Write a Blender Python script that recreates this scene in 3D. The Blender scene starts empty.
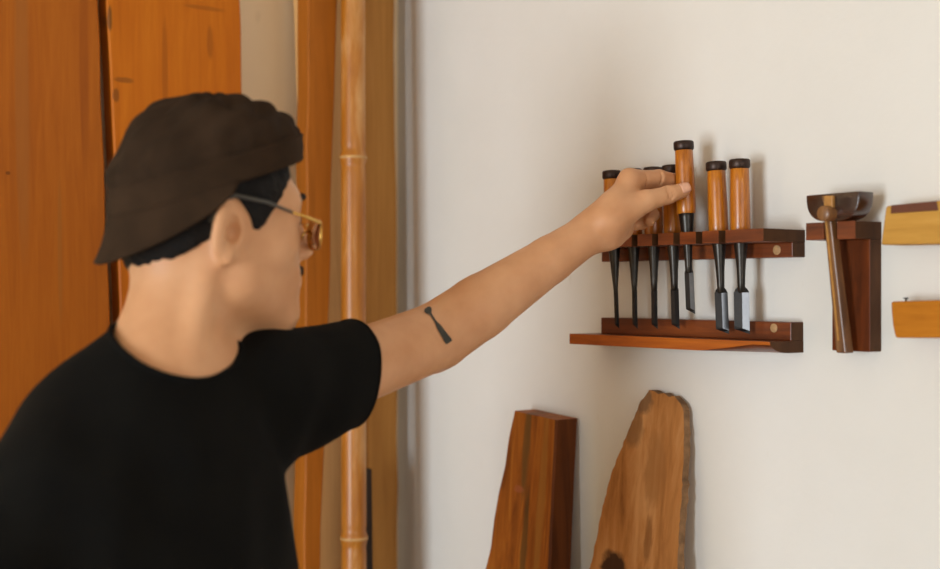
import bpy, bmesh, math, random
import numpy as np
from mathutils import Vector, Matrix

random.seed(7)
rng = np.random.default_rng(7)
S = bpy.context.scene
COL = S.collection

# ---------------------------------------------------------------- camera
# Room axes: wall_right (the tool wall) is the plane x = 0, wall_back is y = 0.
FPX = 1305.56
PHI = math.atan(970 / FPX)
SP, CP = math.sin(PHI), math.cos(PHI)
CAM = Vector((-1.327, -2.009, 1.50))
HORIZON = 290.0
RIGHT = Vector((CP, -SP, 0))
FWD = Vector((SP, CP, 0))
cam = bpy.data.cameras.new('camera')
cam.lens = 50
cam.sensor_width = 36
cam.shift_y = (HORIZON - 284.5) / 940
cam.clip_start = 0.05
cam.dof.use_dof = True
cam.dof.focus_distance = 1.74
cam.dof.aperture_fstop = 2.8
camo = bpy.data.objects.new('camera', cam)
COL.objects.link(camo)
camo.location = CAM
camo.rotation_euler = (math.pi / 2, 0, -math.atan2(SP, CP))
S.camera = camo

# ---------------------------------------------------------------- light, exposure
S.view_settings.view_transform = 'Standard'
S.view_settings.look = 'None'
S.view_settings.gamma = 1
S.view_settings.use_curve_mapping = False
S.view_settings.exposure = -0.09

w = bpy.data.worlds.new('daylight')
S.world = w
w.use_nodes = True
w.node_tree.nodes['Background'].inputs[0].default_value = (1.0, 0.93, 0.84, 1)
w.node_tree.nodes['Background'].inputs[1].default_value = 0.6

ROOM_X, ROOM_Y, ROOM_Z = -4.5, -4.6, 2.9        # far corner of the room and ceiling height
DOOR = (-2.30, -1.15, 0.0, 2.10)                # doorway in wall_left: y0, y1, z0, z1


def area_light(name, loc, rot, sx, sy, power, col):
    l = bpy.data.lights.new(name, 'AREA')
    l.shape = 'RECTANGLE'
    l.size, l.size_y = sx, sy
    l.energy = power
    l.color = col
    o = bpy.data.objects.new(name, l)
    COL.objects.link(o)
    o.location = loc
    o.rotation_euler = rot
    return o


# daylight through the open doorway, and a fill light added behind the photographer
area_light('doorway_daylight', (ROOM_X - 0.12, (DOOR[0] + DOOR[1]) / 2, 1.1), (math.pi / 2, 0, -math.pi / 2),
           1.15, 1.8, 150, (0.81, 0.92, 1.0))
area_light('added_fill_light', (-1.7, ROOM_Y - 0.10, 1.65), (math.pi / 2, 0, 0),
           2.2, 1.3, 25, (0.90, 0.94, 0.97))


# ---------------------------------------------------------------- pixel helpers
def ray(px, py):
    return RIGHT * ((px - 470) / FPX) + FWD + Vector((0, 0, (HORIZON - py) / FPX))


def wp(px, py, d=0.0):
    """the point that a pixel shows on the plane d in front of the tool wall"""
    r = ray(px, py)
    return CAM + r * ((-d - CAM.x) / r.x)


def bp(px, py, d=0.0):
    """the point that a pixel shows on the plane d in front of the back wall"""
    r = ray(px, py)
    return CAM + r * ((-d - CAM.y) / r.y)


def cp(px, py, z):
    """the point at depth z along a pixel"""
    return CAM + ray(px, py) * z


# ---------------------------------------------------------------- materials
def lin(c):
    return tuple(((v / 255) / 12.92 if v <= 10 else ((v / 255 + 0.055) / 1.055) ** 2.4) for v in c) + (1,)


def newmat(name):
    m = bpy.data.materials.new(name)
    m.use_nodes = True
    nt = m.node_tree
    b = nt.nodes['Principled BSDF']
    return m, nt, b


def N(nt, t, **kw):
    n = nt.nodes.new(t)
    for k, v in kw.items():
        if k in n.inputs.keys() if hasattr(n.inputs, 'keys') else False:
            n.inputs[k].default_value = v
        else:
            setattr(n, k, v)
    return n


def plain(name, c, rough=0.6, metal=0.0, noise=0.12, nscale=30, bump=0.0, spec=0.5):
    m, nt, b = newmat(name)
    tc = nt.nodes.new('ShaderNodeTexCoord')
    nz = nt.nodes.new('ShaderNodeTexNoise')
    nz.inputs['Scale'].default_value = nscale
    nz.inputs['Detail'].default_value = 4
    nt.links.new(tc.outputs['Object'], nz.inputs['Vector'])
    rp = nt.nodes.new('ShaderNodeValToRGB')
    L = lin(c)
    rp.color_ramp.elements[0].position = 0.3
    rp.color_ramp.elements[1].position = 0.7
    rp.color_ramp.elements[0].color = tuple(v * (1 - noise) for v in L[:3]) + (1,)
    rp.color_ramp.elements[1].color = tuple(min(1, v * (1 + noise)) for v in L[:3]) + (1,)
    nt.links.new(nz.outputs['Fac'], rp.inputs['Fac'])
    nt.links.new(rp.outputs['Color'], b.inputs['Base Color'])
    b.inputs['Roughness'].default_value = rough
    b.inputs['Metallic'].default_value = metal
    b.inputs['Specular IOR Level'].default_value = spec
    if bump:
        bm_ = nt.nodes.new('ShaderNodeBump')
        bm_.inputs['Strength'].default_value = bump
        bm_.inputs['Distance'].default_value = 0.002
        nt.links.new(nz.outputs['Fac'], bm_.inputs['Height'])
        nt.links.new(bm_.outputs['Normal'], b.inputs['Normal'])
    return m


def wood(name, dark, mid, light, axis='Z', scale=1.0, rough=0.45, stretch=14, blotch=2.0, coat=0.0, bump=0.25,
         spots=None, offset=(0, 0, 0)):
    """timber with the grain running along the object's axis"""
    m, nt, b = newmat(name)
    tc = nt.nodes.new('ShaderNodeTexCoord')
    mp = nt.nodes.new('ShaderNodeMapping')
    sc = [stretch * scale] * 3
    sc['XYZ'.index(axis)] = 1.0 * scale
    mp.inputs['Scale'].default_value = sc
    mp.inputs['Location'].default_value = offset
    nt.links.new(tc.outputs['Object'], mp.inputs['Vector'])
    n1 = nt.nodes.new('ShaderNodeTexNoise')
    n1.inputs['Scale'].default_value = 4
    n1.inputs['Detail'].default_value = 8
    n1.inputs['Roughness'].default_value = 0.65
    n1.inputs['Distortion'].default_value = 0.6
    nt.links.new(mp.outputs['Vector'], n1.inputs['Vector'])
    n2 = nt.nodes.new('ShaderNodeTexNoise')
    n2.inputs['Scale'].default_value = blotch
    n2.inputs['Detail'].default_value = 3
    mp2 = nt.nodes.new('ShaderNodeMapping')
    s2 = [3.0] * 3
    s2['XYZ'.index(axis)] = 1.0
    mp2.inputs['Scale'].default_value = s2
    mp2.inputs['Location'].default_value = (offset[0] + 3.1, offset[1], offset[2])
    nt.links.new(tc.outputs['Object'], mp2.inputs['Vector'])
    nt.links.new(mp2.outputs['Vector'], n2.inputs['Vector'])
    mx = nt.nodes.new('ShaderNodeMath')
    mx.operation = 'MULTIPLY_ADD'
    mx.inputs[1].default_value = 0.62
    nt.links.new(n1.outputs['Fac'], mx.inputs[0])
    m2 = nt.nodes.new('ShaderNodeMath')
    m2.operation = 'MULTIPLY'
    m2.inputs[1].default_value = 0.38
    nt.links.new(n2.outputs['Fac'], m2.inputs[0])
    nt.links.new(m2.outputs[0], mx.inputs[2])
    rp = nt.nodes.new('ShaderNodeValToRGB')
    e = rp.color_ramp.elements
    e[0].position = 0.34
    e[0].color = lin(dark)
    e[1].position = 0.68
    e[1].color = lin(light)
    k = e.new(0.5)
    k.color = lin(mid)
    nt.links.new(mx.outputs[0], rp.inputs['Fac'])
    out = rp.outputs['Color']
    for sp in (spots or []):
        # a knot or stain with a shape of its own: centre, radii, colour, softness
        (cx, cy, cz), (rx, ry, rz), colr, amt = sp
        ms = nt.nodes.new('ShaderNodeMapping')
        ms.vector_type = 'TEXTURE'
        ms.inputs['Location'].default_value = (cx, cy, cz)
        ms.inputs['Scale'].default_value = (rx, ry, rz)
        nt.links.new(tc.outputs['Object'], ms.inputs['Vector'])
        nz = nt.nodes.new('ShaderNodeTexNoise')
        nz.inputs['Scale'].default_value = 1.6
        nz.inputs['Detail'].default_value = 5
        nt.links.new(ms.outputs['Vector'], nz.inputs['Vector'])
        ad = nt.nodes.new('ShaderNodeMixRGB')
        ad.blend_type = 'LINEAR_LIGHT'
        ad.inputs['Fac'].default_value = 0.45
        nt.links.new(ms.outputs['Vector'], ad.inputs['Color1'])
        nt.links.new(nz.outputs['Color'], ad.inputs['Color2'])
        ln = nt.nodes.new('ShaderNodeVectorMath')
        ln.operation = 'LENGTH'
        nt.links.new(ad.outputs['Color'], ln.inputs[0])
        mr = nt.nodes.new('ShaderNodeMapRange')
        mr.inputs['From Min'].default_value = 0.7
        mr.inputs['From Max'].default_value = 1.1
        mr.inputs['To Min'].default_value = amt
        mr.inputs['To Max'].default_value = 0
        nt.links.new(ln.outputs['Value'], mr.inputs['Value'])
        mc = nt.nodes.new('ShaderNodeMixRGB')
        mc.inputs['Color2'].default_value = lin(colr)
        nt.links.new(mr.outputs['Result'], mc.inputs['Fac'])
        nt.links.new(out, mc.inputs['Color1'])
        out = mc.outputs['Color']
    nt.links.new(out, b.inputs['Base Color'])
    b.inputs['Specular IOR Level'].default_value = 0.5 if coat > 0 else 0.18
    b.inputs['Roughness'].default_value = rough
    b.inputs['Coat Weight'].default_value = coat
    b.inputs['Coat Roughness'].default_value = 0.2
    bu = nt.nodes.new('ShaderNodeBump')
    bu.inputs['Strength'].default_value = bump
    bu.inputs['Distance'].default_value = 0.0015
    nt.links.new(n1.outputs['Fac'], bu.inputs['Height'])
    nt.links.new(bu.outputs['Normal'], b.inputs['Normal'])
    return m


def plaster(name, c, c2):
    m, nt, b = newmat(name)
    tc = nt.nodes.new('ShaderNodeTexCoord')
    n1 = nt.nodes.new('ShaderNodeTexNoise')
    n1.inputs['Scale'].default_value = 1.7
    n1.inputs['Detail'].default_value = 6
    n1.inputs['Roughness'].default_value = 0.6
    nt.links.new(tc.outputs['Object'], n1.inputs['Vector'])
    rp = nt.nodes.new('ShaderNodeValToRGB')
    rp.color_ramp.elements[0].position = 0.3
    rp.color_ramp.elements[0].color = lin(c2)
    rp.color_ramp.elements[1].position = 0.62
    rp.color_ramp.elements[1].color = lin(c)
    nt.links.new(n1.outputs['Fac'], rp.inputs['Fac'])
    # sparse brown specks and short drips
    mp = nt.nodes.new('ShaderNodeMapping')
    mp.inputs['Scale'].default_value = (26, 26, 9)
    nt.links.new(tc.outputs['Object'], mp.inputs['Vector'])
    n2 = nt.nodes.new('ShaderNodeTexNoise')
    n2.inputs['Scale'].default_value = 1.0
    n2.inputs['Detail'].default_value = 2
    nt.links.new(mp.outputs['Vector'], n2.inputs['Vector'])
    mr = nt.nodes.new('ShaderNodeMapRange')
    mr.inputs['From Min'].default_value = 0.73
    mr.inputs['From Max'].default_value = 0.83
    mr.inputs['To Max'].default_value = 0.35
    nt.links.new(n2.outputs['Fac'], mr.inputs['Value'])
    mc = nt.nodes.new('ShaderNodeMixRGB')
    mc.inputs['Color2'].default_value = lin((176, 150, 112))
    nt.links.new(mr.outputs['Result'], mc.inputs['Fac'])
    nt.links.new(rp.outputs['Color'], mc.inputs['Color1'])
    nt.links.new(mc.outputs['Color'], b.inputs['Base Color'])
    b.inputs['Roughness'].default_value = 0.75
    n3 = nt.nodes.new('ShaderNodeTexNoise')
    n3.inputs['Scale'].default_value = 60
    n3.inputs['Detail'].default_value = 5
    nt.links.new(tc.outputs['Object'], n3.inputs['Vector'])
    bu = nt.nodes.new('ShaderNodeBump')
    bu.inputs['Strength'].default_value = 0.16
    bu.inputs['Distance'].default_value = 0.003
    nt.links.new(n3.outputs['Fac'], bu.inputs['Height'])
    nt.links.new(bu.outputs['Normal'], b.inputs['Normal'])
    return m


def skin_mat():
    m, nt, b = newmat('skin')
    tc = nt.nodes.new('ShaderNodeTexCoord')
    n1 = nt.nodes.new('ShaderNodeTexNoise')
    n1.inputs['Scale'].default_value = 16
    n1.inputs['Detail'].default_value = 4
    nt.links.new(tc.outputs['Object'], n1.inputs['Vector'])
    rp = nt.nodes.new('ShaderNodeValToRGB')
    rp.color_ramp.elements[0].position = 0.3
    rp.color_ramp.elements[0].color = lin((194, 138, 96))
    rp.color_ramp.elements[1].position = 0.7
    rp.color_ramp.elements[1].color = lin((213, 160, 118))
    nt.links.new(n1.outputs['Fac'], rp.inputs['Fac'])
    nt.links.new(rp.outputs['Color'], b.inputs['Base Color'])
    b.inputs['Roughness'].default_value = 0.5
    b.inputs['Specular IOR Level'].default_value = 0.35
    b.inputs['Subsurface Weight'].default_value = 0.12
    b.inputs['Subsurface Radius'].default_value = (0.012, 0.005, 0.003)
    b.inputs['Subsurface Scale'].default_value = 0.5
    n2 = nt.nodes.new('ShaderNodeTexNoise')
    n2.inputs['Scale'].default_value = 320
    n2.inputs['Detail'].default_value = 3
    nt.links.new(tc.outputs['Object'], n2.inputs['Vector'])
    bu = nt.nodes.new('ShaderNodeBump')
    bu.inputs['Strength'].default_value = 0.12
    bu.inputs['Distance'].default_value = 0.001
    nt.links.new(n2.outputs['Fac'], bu.inputs['Height'])
    nt.links.new(bu.outputs['Normal'], b.inputs['Normal'])
    return m


def cloth(name, c, c2, scale=900, bump=0.3):
    m, nt, b = newmat(name)
    tc = nt.nodes.new('ShaderNodeTexCoord')
    n1 = nt.nodes.new('ShaderNodeTexNoise')
    n1.inputs['Scale'].default_value = 25
    n1.inputs['Detail'].default_value = 6
    nt.links.new(tc.outputs['Object'], n1.inputs['Vector'])
    rp = nt.nodes.new('ShaderNodeValToRGB')
    rp.color_ramp.elements[0].position = 0.3
    rp.color_ramp.elements[0].color = lin(c2)
    rp.color_ramp.elements[1].position = 0.7
    rp.color_ramp.elements[1].color = lin(c)
    nt.links.new(n1.outputs['Fac'], rp.inputs['Fac'])
    nt.links.new(rp.outputs['Color'], b.inputs['Base Color'])
    b.inputs['Roughness'].default_value = 0.95
    b.inputs['Specular IOR Level'].default_value = 0.12
    n2 = nt.nodes.new('ShaderNodeTexNoise')
    n2.inputs['Scale'].default_value = scale
    nt.links.new(tc.outputs['Object'], n2.inputs['Vector'])
    bu = nt.nodes.new('ShaderNodeBump')
    bu.inputs['Strength'].default_value = bump
    bu.inputs['Distance'].default_value = 0.001
    nt.links.new(n2.outputs['Fac'], bu.inputs['Height'])
    nt.links.new(bu.outputs['Normal'], b.inputs['Normal'])
    return m


# ---------------------------------------------------------------- object helpers
def tag(o, label=None, cat=None, group=None, kind=None):
    if label:
        o['label'] = label
    if cat:
        o['category'] = cat
    if group:
        o['group'] = group
    if kind:
        o['kind'] = kind
    return o


def empty(name, loc=(0, 0, 0)):
    o = bpy.data.objects.new(name, None)
    o.empty_display_size = 0.05
    COL.objects.link(o)
    o.location = loc
    return o


def link(name, me, mat, parent=None, smooth=None):
    o = bpy.data.objects.new(name, me)
    COL.objects.link(o)
    if mat is not None and len(me.materials) == 0:
        me.materials.append(mat)
    if parent is not None:
        o.parent = parent
        # meshes are written in world coordinates; the parent Empty only translates
        pl = parent.location.copy()
        pp = parent.parent
        while pp is not None:
            pl += pp.location
            pp = pp.parent
        o.matrix_parent_inverse = Matrix.Identity(4)
        o.location = -pl
    if smooth is not None:
        me.polygons.foreach_set('use_smooth', [True] * len(me.polygons))
        if smooth < 180:
            md = me
            bmx = bmesh.new()
            bmx.from_mesh(md)
            for e in bmx.edges:
                if len(e.link_faces) == 2 and e.calc_face_angle(0) > math.radians(smooth):
                    e.smooth = False
            bmx.to_mesh(md)
            bmx.free()
    return o


def mesh(name, verts, faces):
    me = bpy.data.meshes.new(name)
    me.from_pydata([tuple(v) for v in verts], [], [tuple(f) for f in faces])
    me.update()
    return me


def fin(bm, name):
    bmesh.ops.recalc_face_normals(bm, faces=bm.faces)
    me = bpy.data.meshes.new(name)
    bm.to_mesh(me)
    bm.free()
    return me


def bevel(bm, w, seg=2):
    es = [e for e in bm.edges if len(e.link_faces) == 2 and e.calc_face_angle(0) > 0.5]
    bmesh.ops.bevel(bm, geom=es, offset=w, segments=seg, affect='EDGES', profile=0.5)


def box_mesh(name, lo, hi, bev=0.001):
    bm = bmesh.new()
    bmesh.ops.create_cube(bm, size=1)
    for v in bm.verts:
        for i in range(3):
            v.co[i] = lo[i] if v.co[i] < 0 else hi[i]
    if bev:
        bevel(bm, bev, 2)
    return fin(bm, name)


def prism(name, pts, vec, bev=0.0, seg=2):
    """an outline (3D points in one plane) pushed along vec"""
    bm = bmesh.new()
    vs = [bm.verts.new(p) for p in pts]
    f = bm.faces.new(vs)
    r = bmesh.ops.extrude_face_region(bm, geom=[f])
    bmesh.ops.translate(bm, verts=[g for g in r['geom'] if isinstance(g, bmesh.types.BMVert)], vec=vec)
    bmesh.ops.recalc_face_normals(bm, faces=bm.faces)
    if bev:
        bevel(bm, bev, seg)
    return fin(bm, name)


def frame_of(axis):
    a = Vector(axis).normalized()
    t = Vector((1, 0, 0)) if abs(a.x) < 0.8 else Vector((0, 1, 0))
    u = a.cross(t).normalized()
    return a, u, a.cross(u).normalized()


def lathe(name, p0, axis, prof, n=24):
    """prof: list of (distance along the axis, radius)"""
    a, u, v = frame_of(axis)
    p0 = Vector(p0)
    verts, faces = [], []
    for (h, r) in prof:
        for i in range(n):
            t = 2 * math.pi * i / n
            verts.append(p0 + a * h + (u * math.cos(t) + v * math.sin(t)) * r)
    for j in range(len(prof) - 1):
        for i in range(n):
            k = (i + 1) % n
            faces.append((j * n + i, j * n + k, (j + 1) * n + k, (j + 1) * n + i))
    faces.append(tuple(range(n))[::-1])
    faces.append(tuple((len(prof) - 1) * n + i for i in range(n)))
    me = mesh(name, verts, faces)
    bm = bmesh.new()
    bm.from_mesh(me)
    bmesh.ops.recalc_face_normals(bm, faces=bm.faces)
    bm.to_mesh(me)
    bm.free()
    return me


def tube(name, pts, r, n=8, closed=False):
    pts = [Vector(p) for p in pts]
    verts, faces = [], []
    m = len(pts)
    up = None
    for i, p in enumerate(pts):
        if closed:
            d = pts[(i + 1) % m] - pts[i - 1]
        else:
            d = pts[min(i + 1, m - 1)] - pts[max(i - 1, 0)]
        a, u, v = frame_of(d)
        if up is not None:
            u = (up - a * up.dot(a)).normalized()
            v = a.cross(u)
        up = u
        rr = r[i] if hasattr(r, '__len__') else r
        for k in range(n):
            t = 2 * math.pi * k / n
            verts.append(p + (u * math.cos(t) + v * math.sin(t)) * rr)
    for i in range(m if closed else m - 1):
        j = (i + 1) % m
        for k in range(n):
            l = (k + 1) % n
            faces.append((i * n + k, i * n + l, j * n + l, j * n + k))
    if not closed:
        faces.append(tuple(range(n))[::-1])
        faces.append(tuple((m - 1) * n + k for k in range(n)))
    return mesh(name, verts, faces)


# ================================================================ THE ROOM
M_wall = plaster('cream_plaster', (227, 223, 217), (221, 216, 208))
M_wallb = plaster('cream_plaster_back', (240, 216, 180), (234, 208, 170))
M_floor = plain('cement_floor', (164, 138, 106), 0.8, noise=0.15, nscale=4, bump=0.2)
M_ceil = plain('ceiling_paint', (206, 188, 162), 0.85, noise=0.04, nscale=3)


def struct(name, me, mat, label, parent=None):
    o = link(name, me, mat, parent)
    tag(o, label, 'room', kind='structure')
    return o


T = 0.16
struct('wall_right', box_mesh('wall_right', (0, ROOM_Y - T, 0), (T, T, ROOM_Z), 0), M_wall,
       'cream plastered wall that carries the tool rack')['category'] = 'wall'
struct('wall_back', box_mesh('wall_back', (ROOM_X - T, 0, 0), (0, T, ROOM_Z), 0), M_wallb,
       'cream plastered wall behind the leaning boards')['category'] = 'wall'
struct('floor', box_mesh('floor', (ROOM_X - T, ROOM_Y - T, -0.1), (T, T, 0), 0), M_floor,
       'grey brown cement floor of the workshop')['category'] = 'floor'
struct('ceiling', box_mesh('ceiling', (ROOM_X - T, ROOM_Y - T, ROOM_Z), (T, T, ROOM_Z + 0.1), 0), M_ceil,
       'pale painted ceiling of the workshop')['category'] = 'ceiling'


def wall_with_hole(name, axis, pos, span, hole, label):
    """a wall with a rectangular opening, one mesh of four slabs"""
    a0, a1 = span
    h0, h1, z0, z1 = hole
    bm = bmesh.new()

    def slab(s0, s1, b0, b1):
        if s1 - s0 < 1e-4 or b1 - b0 < 1e-4:
            return
        r = bmesh.ops.create_cube(bm, size=1)
        for v in r['verts']:
            s = s0 if v.co.x < 0 else s1
            t = pos - T if v.co.y < 0 else pos
            z = b0 if v.co.z < 0 else b1
            v.co = (t, s, z) if axis == 'x' else (s, t, z)
    slab(a0, h0, 0, ROOM_Z)
    slab(h1, a1, 0, ROOM_Z)
    slab(h0, h1, 0, z0)
    slab(h0, h1, z1, ROOM_Z)
    o = struct(name, fin(bm, name), M_wall, label)
    o['category'] = 'wall'


wall_with_hole('wall_left', 'x', ROOM_X, (ROOM_Y, 0), DOOR, 'cream plastered wall with the open doorway')
FILL_HOLE = (-2.8, -0.6, 1.0, 2.3)  # opening made for the added fill light
wall_with_hole('wall_front', 'y', ROOM_Y, (ROOM_X - T, 0), FILL_HOLE, 'cream plastered wall with an opening for the added fill light')

# ================================================================ BOARDS ON THE BACK WALL
def W_BOARD1(sp):
    return wood('orange_board_wood', (150, 77, 14), (164, 87, 16), (176, 98, 22), 'Z', 1.0, 0.5, 20, 1.5, bump=0.12, spots=sp)


def W_BOARD2(sp):
    return wood('amber_board_wood', (172, 88, 8), (187, 100, 10), (199, 112, 18), 'Z', 1.0, 0.5, 18, 1.5, bump=0.12, offset=(5, 2, 1), spots=sp)


W_PLANKD = wood('brown_plank_wood', (150, 84, 18), (166, 94, 22), (180, 106, 30), 'Z', 1.0, 0.55, 20, 1.5,
                offset=(1, 7, 1))
W_PLANKT = wood('tan_plank_wood', (206, 156, 96), (220, 170, 110), (228, 182, 122), 'Z', 1.0, 0.55, 20, 1.5,
                offset=(2, 3, 4))
W_PLANKR = wood('umber_plank_wood', (156, 104, 46), (172, 118, 56), (182, 128, 66), 'Z', 1.0, 0.6, 20, 1.5,
                offset=(8, 3, 4))
W_DARK = wood('dark_slat_wood', (40, 30, 24), (56, 42, 34), (70, 54, 42), 'Z', 1.0, 0.7, 20)


def leaning_board(name, mat, xl_top, xr_top, xl_bot, xr_bot, d_top, d_bot, thick, zt, label, cat='board', group=None,
                  wob=0.002, seed=0, scuffs=None):
    """a board standing on the floor and leaning on wall_back. The four x pixels are where its front face's edges
    cross the rows y = 0 and y = 569; its front face is d_top off the wall at height zt and d_bot off it at the floor"""
    r_ = random.Random(seed)

    def front(px, py):
        # meet the ray with the tilted front plane y = -(d_bot + (d_top-d_bot)*z/zt)
        rr = ray(px, py)
        k = (d_top - d_bot) / zt
        t = (-d_bot - k * CAM.z - CAM.y) / (rr.y + k * rr.z)
        return CAM + rr * t
    A, B = front(xl_top, 0), front(xl_bot, 569)
    C, D = front(xr_top, 0), front(xr_bot, 569)

    def at(p, q, z):
        t = (z - p.z) / (q.z - p.z)
        return p.x + (q.x - p.x) * t
    n = 26
    verts, faces = [], []
    for i in range(n + 1):
        z = zt * i / n
        y = -(d_bot + (d_top - d_bot) * z / zt)
        wl = r_.uniform(-wob, wob)
        wr = r_.uniform(-wob, wob)
        xl, xr = at(A, B, z) + wl, at(C, D, z) + wr
        c = min(0.0025, (xr - xl) * 0.1)
        verts += [(xl, y + thick, z), (xl, y + c, z), (xl + c, y, z), (xr - c, y, z), (xr, y + c, z), (xr, y + thick, z)]
    for i in range(n):
        for k in range(6):
            l = (k + 1) % 6
            faces.append((i * 6 + k, i * 6 + l, i * 6 + 6 + l, i * 6 + 6 + k))
    faces.append((5, 4, 3, 2, 1, 0))
    faces.append(tuple(n * 6 + k for k in range(6)))
    cx = (verts[0][0] + verts[5][0]) / 2
    loc = Vector((cx, -d_bot + thick / 2, 0))
    me = mesh(name, [(v[0] - loc.x, v[1] - loc.y, v[2]) for v in verts], faces)
    bm = bmesh.new()
    bm.from_mesh(me)
    bmesh.ops.recalc_face_normals(bm, faces=bm.faces)
    bm.to_mesh(me)
    bm.free()
    if scuffs:
        sp = [(tuple(front(q[0], q[1]) - loc), (q[2], 0.05, q[3]), q[4], q[5]) for q in scuffs]
        mat = mat(sp)
    o = link(name, me, mat)
    o.location = loc
    tag(o, label, cat, group)
    return o


leaning_board('wide_board', W_BOARD1, -75, 98, -62, 121, 0.040, 0.115, 0.034, 2.45,
              'wide reddish orange board leaning on wall behind the cap brim', seed=1,
              scuffs=[(8, 173, 0.004, 0.003, (96, 50, 14), 0.7), (22, 80, 0.012, 0.30, (150, 92, 40), 0.5), (60, 250, 0.004, 0.12, (150, 92, 36), 0.5), (84, 60, 0.008, 0.2, (136, 66, 12), 0.5)])
leaning_board('wide_board', W_BOARD2, 107, 240, 132, 250, 0.040, 0.11, 0.034, 2.40,
              'wide amber board between the reddish board and the bare wall strip', seed=2,
              scuffs=[(110, 18, 0.004, 0.022, (84, 56, 26), 0.7), (124, 80, 0.018, 0.005, (116, 66, 20), 0.6), (116, 95, 0.006, 0.012, (96, 58, 22), 0.6), (210, 42, 0.006, 0.03, (140, 72, 10), 0.55),
                      (165, 70, 0.006, 0.09, (150, 76, 8), 0.6), (205, 8, 0.04, 0.004, (136, 72, 14), 0.5)])
leaning_board('plank', W_PLANKT, 300, 344, 318, 343, 0.034, 0.10, 0.022, 2.42,
              'pale tan plank just left of the bamboo pole', seed=4)
leaning_board('plank', W_PLANKD, 308, 338, 304, 321, 0.072, 0.14, 0.036, 2.38,
              'narrow brown plank overlapping the pale tan plank', seed=3)
leaning_board('plank', W_PLANKR, 358, 395, 371, 398.5, 0.032, 0.06, 0.026, 2.3,
              'umber plank in the corner between bamboo and tool wall', seed=5)


# the thin dark slat in front of the umber plank
def slat():
    p0 = bp(371, 470, 0.10)
    zt = p0.z
    me = box_mesh('dark_slat', (-0.014, -0.006, 0), (0.010, 0.006, zt), 0.001)
    o = link('thin_slat', me, W_DARK)
    o.location = (bp(371, 520, 0.10).x, -0.105, 0)
    o.rotation_euler = (-0.020, 0, 0)
    tag(o, 'thin dark slat standing between bamboo pole and umber plank', 'slat')


slat()

# bamboo pole
M_BAM = wood('bamboo_skin', (158, 90, 16), (180, 112, 30), (214, 164, 104), 'Z', 1.6, 0.4, 6, 5, coat=0.1, bump=0.08)
M_NODE = plain('bamboo_node', (196, 150, 92), 0.5, noise=0.2, nscale=60)


def bamboo():
    dt, db, zt = 0.098, 0.155, 2.55

    def c(px, py):
        rr = ray(px, py)
        k = (dt - db) / zt
        t = (-db - k * CAM.z - CAM.y) / (rr.y + k * rr.z)
        return CAM + rr * t
    a, b = c(353, 0), c(354, 569)
    d = (a - b).normalized()
    base = b - d * (b.z / d.z)
    L = zt / d.z
    root = empty('bamboo_pole', base)
    nodes_z = [c(353, 158).z, c(354, 538).z]
    gap = nodes_z[0] - nodes_z[1]
    hs = [nodes_z[1] - gap * 2 / 1, nodes_z[1] - gap, nodes_z[1], nodes_z[0], nodes_z[0] + gap, nodes_z[0] + 2 * gap]
    hs = [h for h in hs if 0.05 < h < zt - 0.03]
    R = 0.0215
    prof = []
    z = 0.0
    while z < L:
        r = R * (1 - 0.05 * z / L)
        for h in hs:
            q = abs(z - h)
            if q < 0.03:
                r += 0.0022 * math.exp(-(q / 0.008) ** 2) - 0.0008 * math.exp(-((q - 0.014) / 0.006) ** 2)
        prof.append((z, r))
        z += 0.004
    prof.append((L, R * 0.95))
    link('culm', lathe('culm', base, d, prof, 28), M_BAM, root, 180)
    for h in hs:
        rr = R * (1 - 0.05 * h / L) + 0.0022
        link('node_ring', lathe('node_ring', base + d * (h / d.z - 0.003), d,
                                [(0, rr - 0.001), (0.0015, rr + 0.0006), (0.0045, rr + 0.0006), (0.006, rr - 0.001)], 28),
             M_NODE, root, 180)
    tag(root, 'honey coloured bamboo pole with pale nodes leaning in the corner', 'bamboo')


bamboo()

# ================================================================ TOOL RACKS ON wall_right
W_RACK = wood('walnut_red', (66, 27, 6), (108, 48, 12), (140, 68, 20), 'Y', 1.6, 0.42, 16, 4, coat=0.1)
W_RACKO = wood('shelf_orange', (120, 52, 4), (160, 78, 8), (186, 98, 14), 'Y', 1.6, 0.4, 14, 5, coat=0.15)
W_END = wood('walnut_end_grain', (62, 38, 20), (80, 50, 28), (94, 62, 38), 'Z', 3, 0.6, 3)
W_PLUG = plain('plug_wood', (176, 136, 92), 0.6, noise=0.15, nscale=200)

D_RACK = 0.079
D_SLOT = 0.043


def two_tone(me, cond, mat2):
    """end-grain faces get the second material"""
    me.materials.append(mat2)
    for p in me.polygons:
        if cond(p):
            p.material_index = 1


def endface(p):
    return abs(p.normal.y) > 0.9


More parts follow.
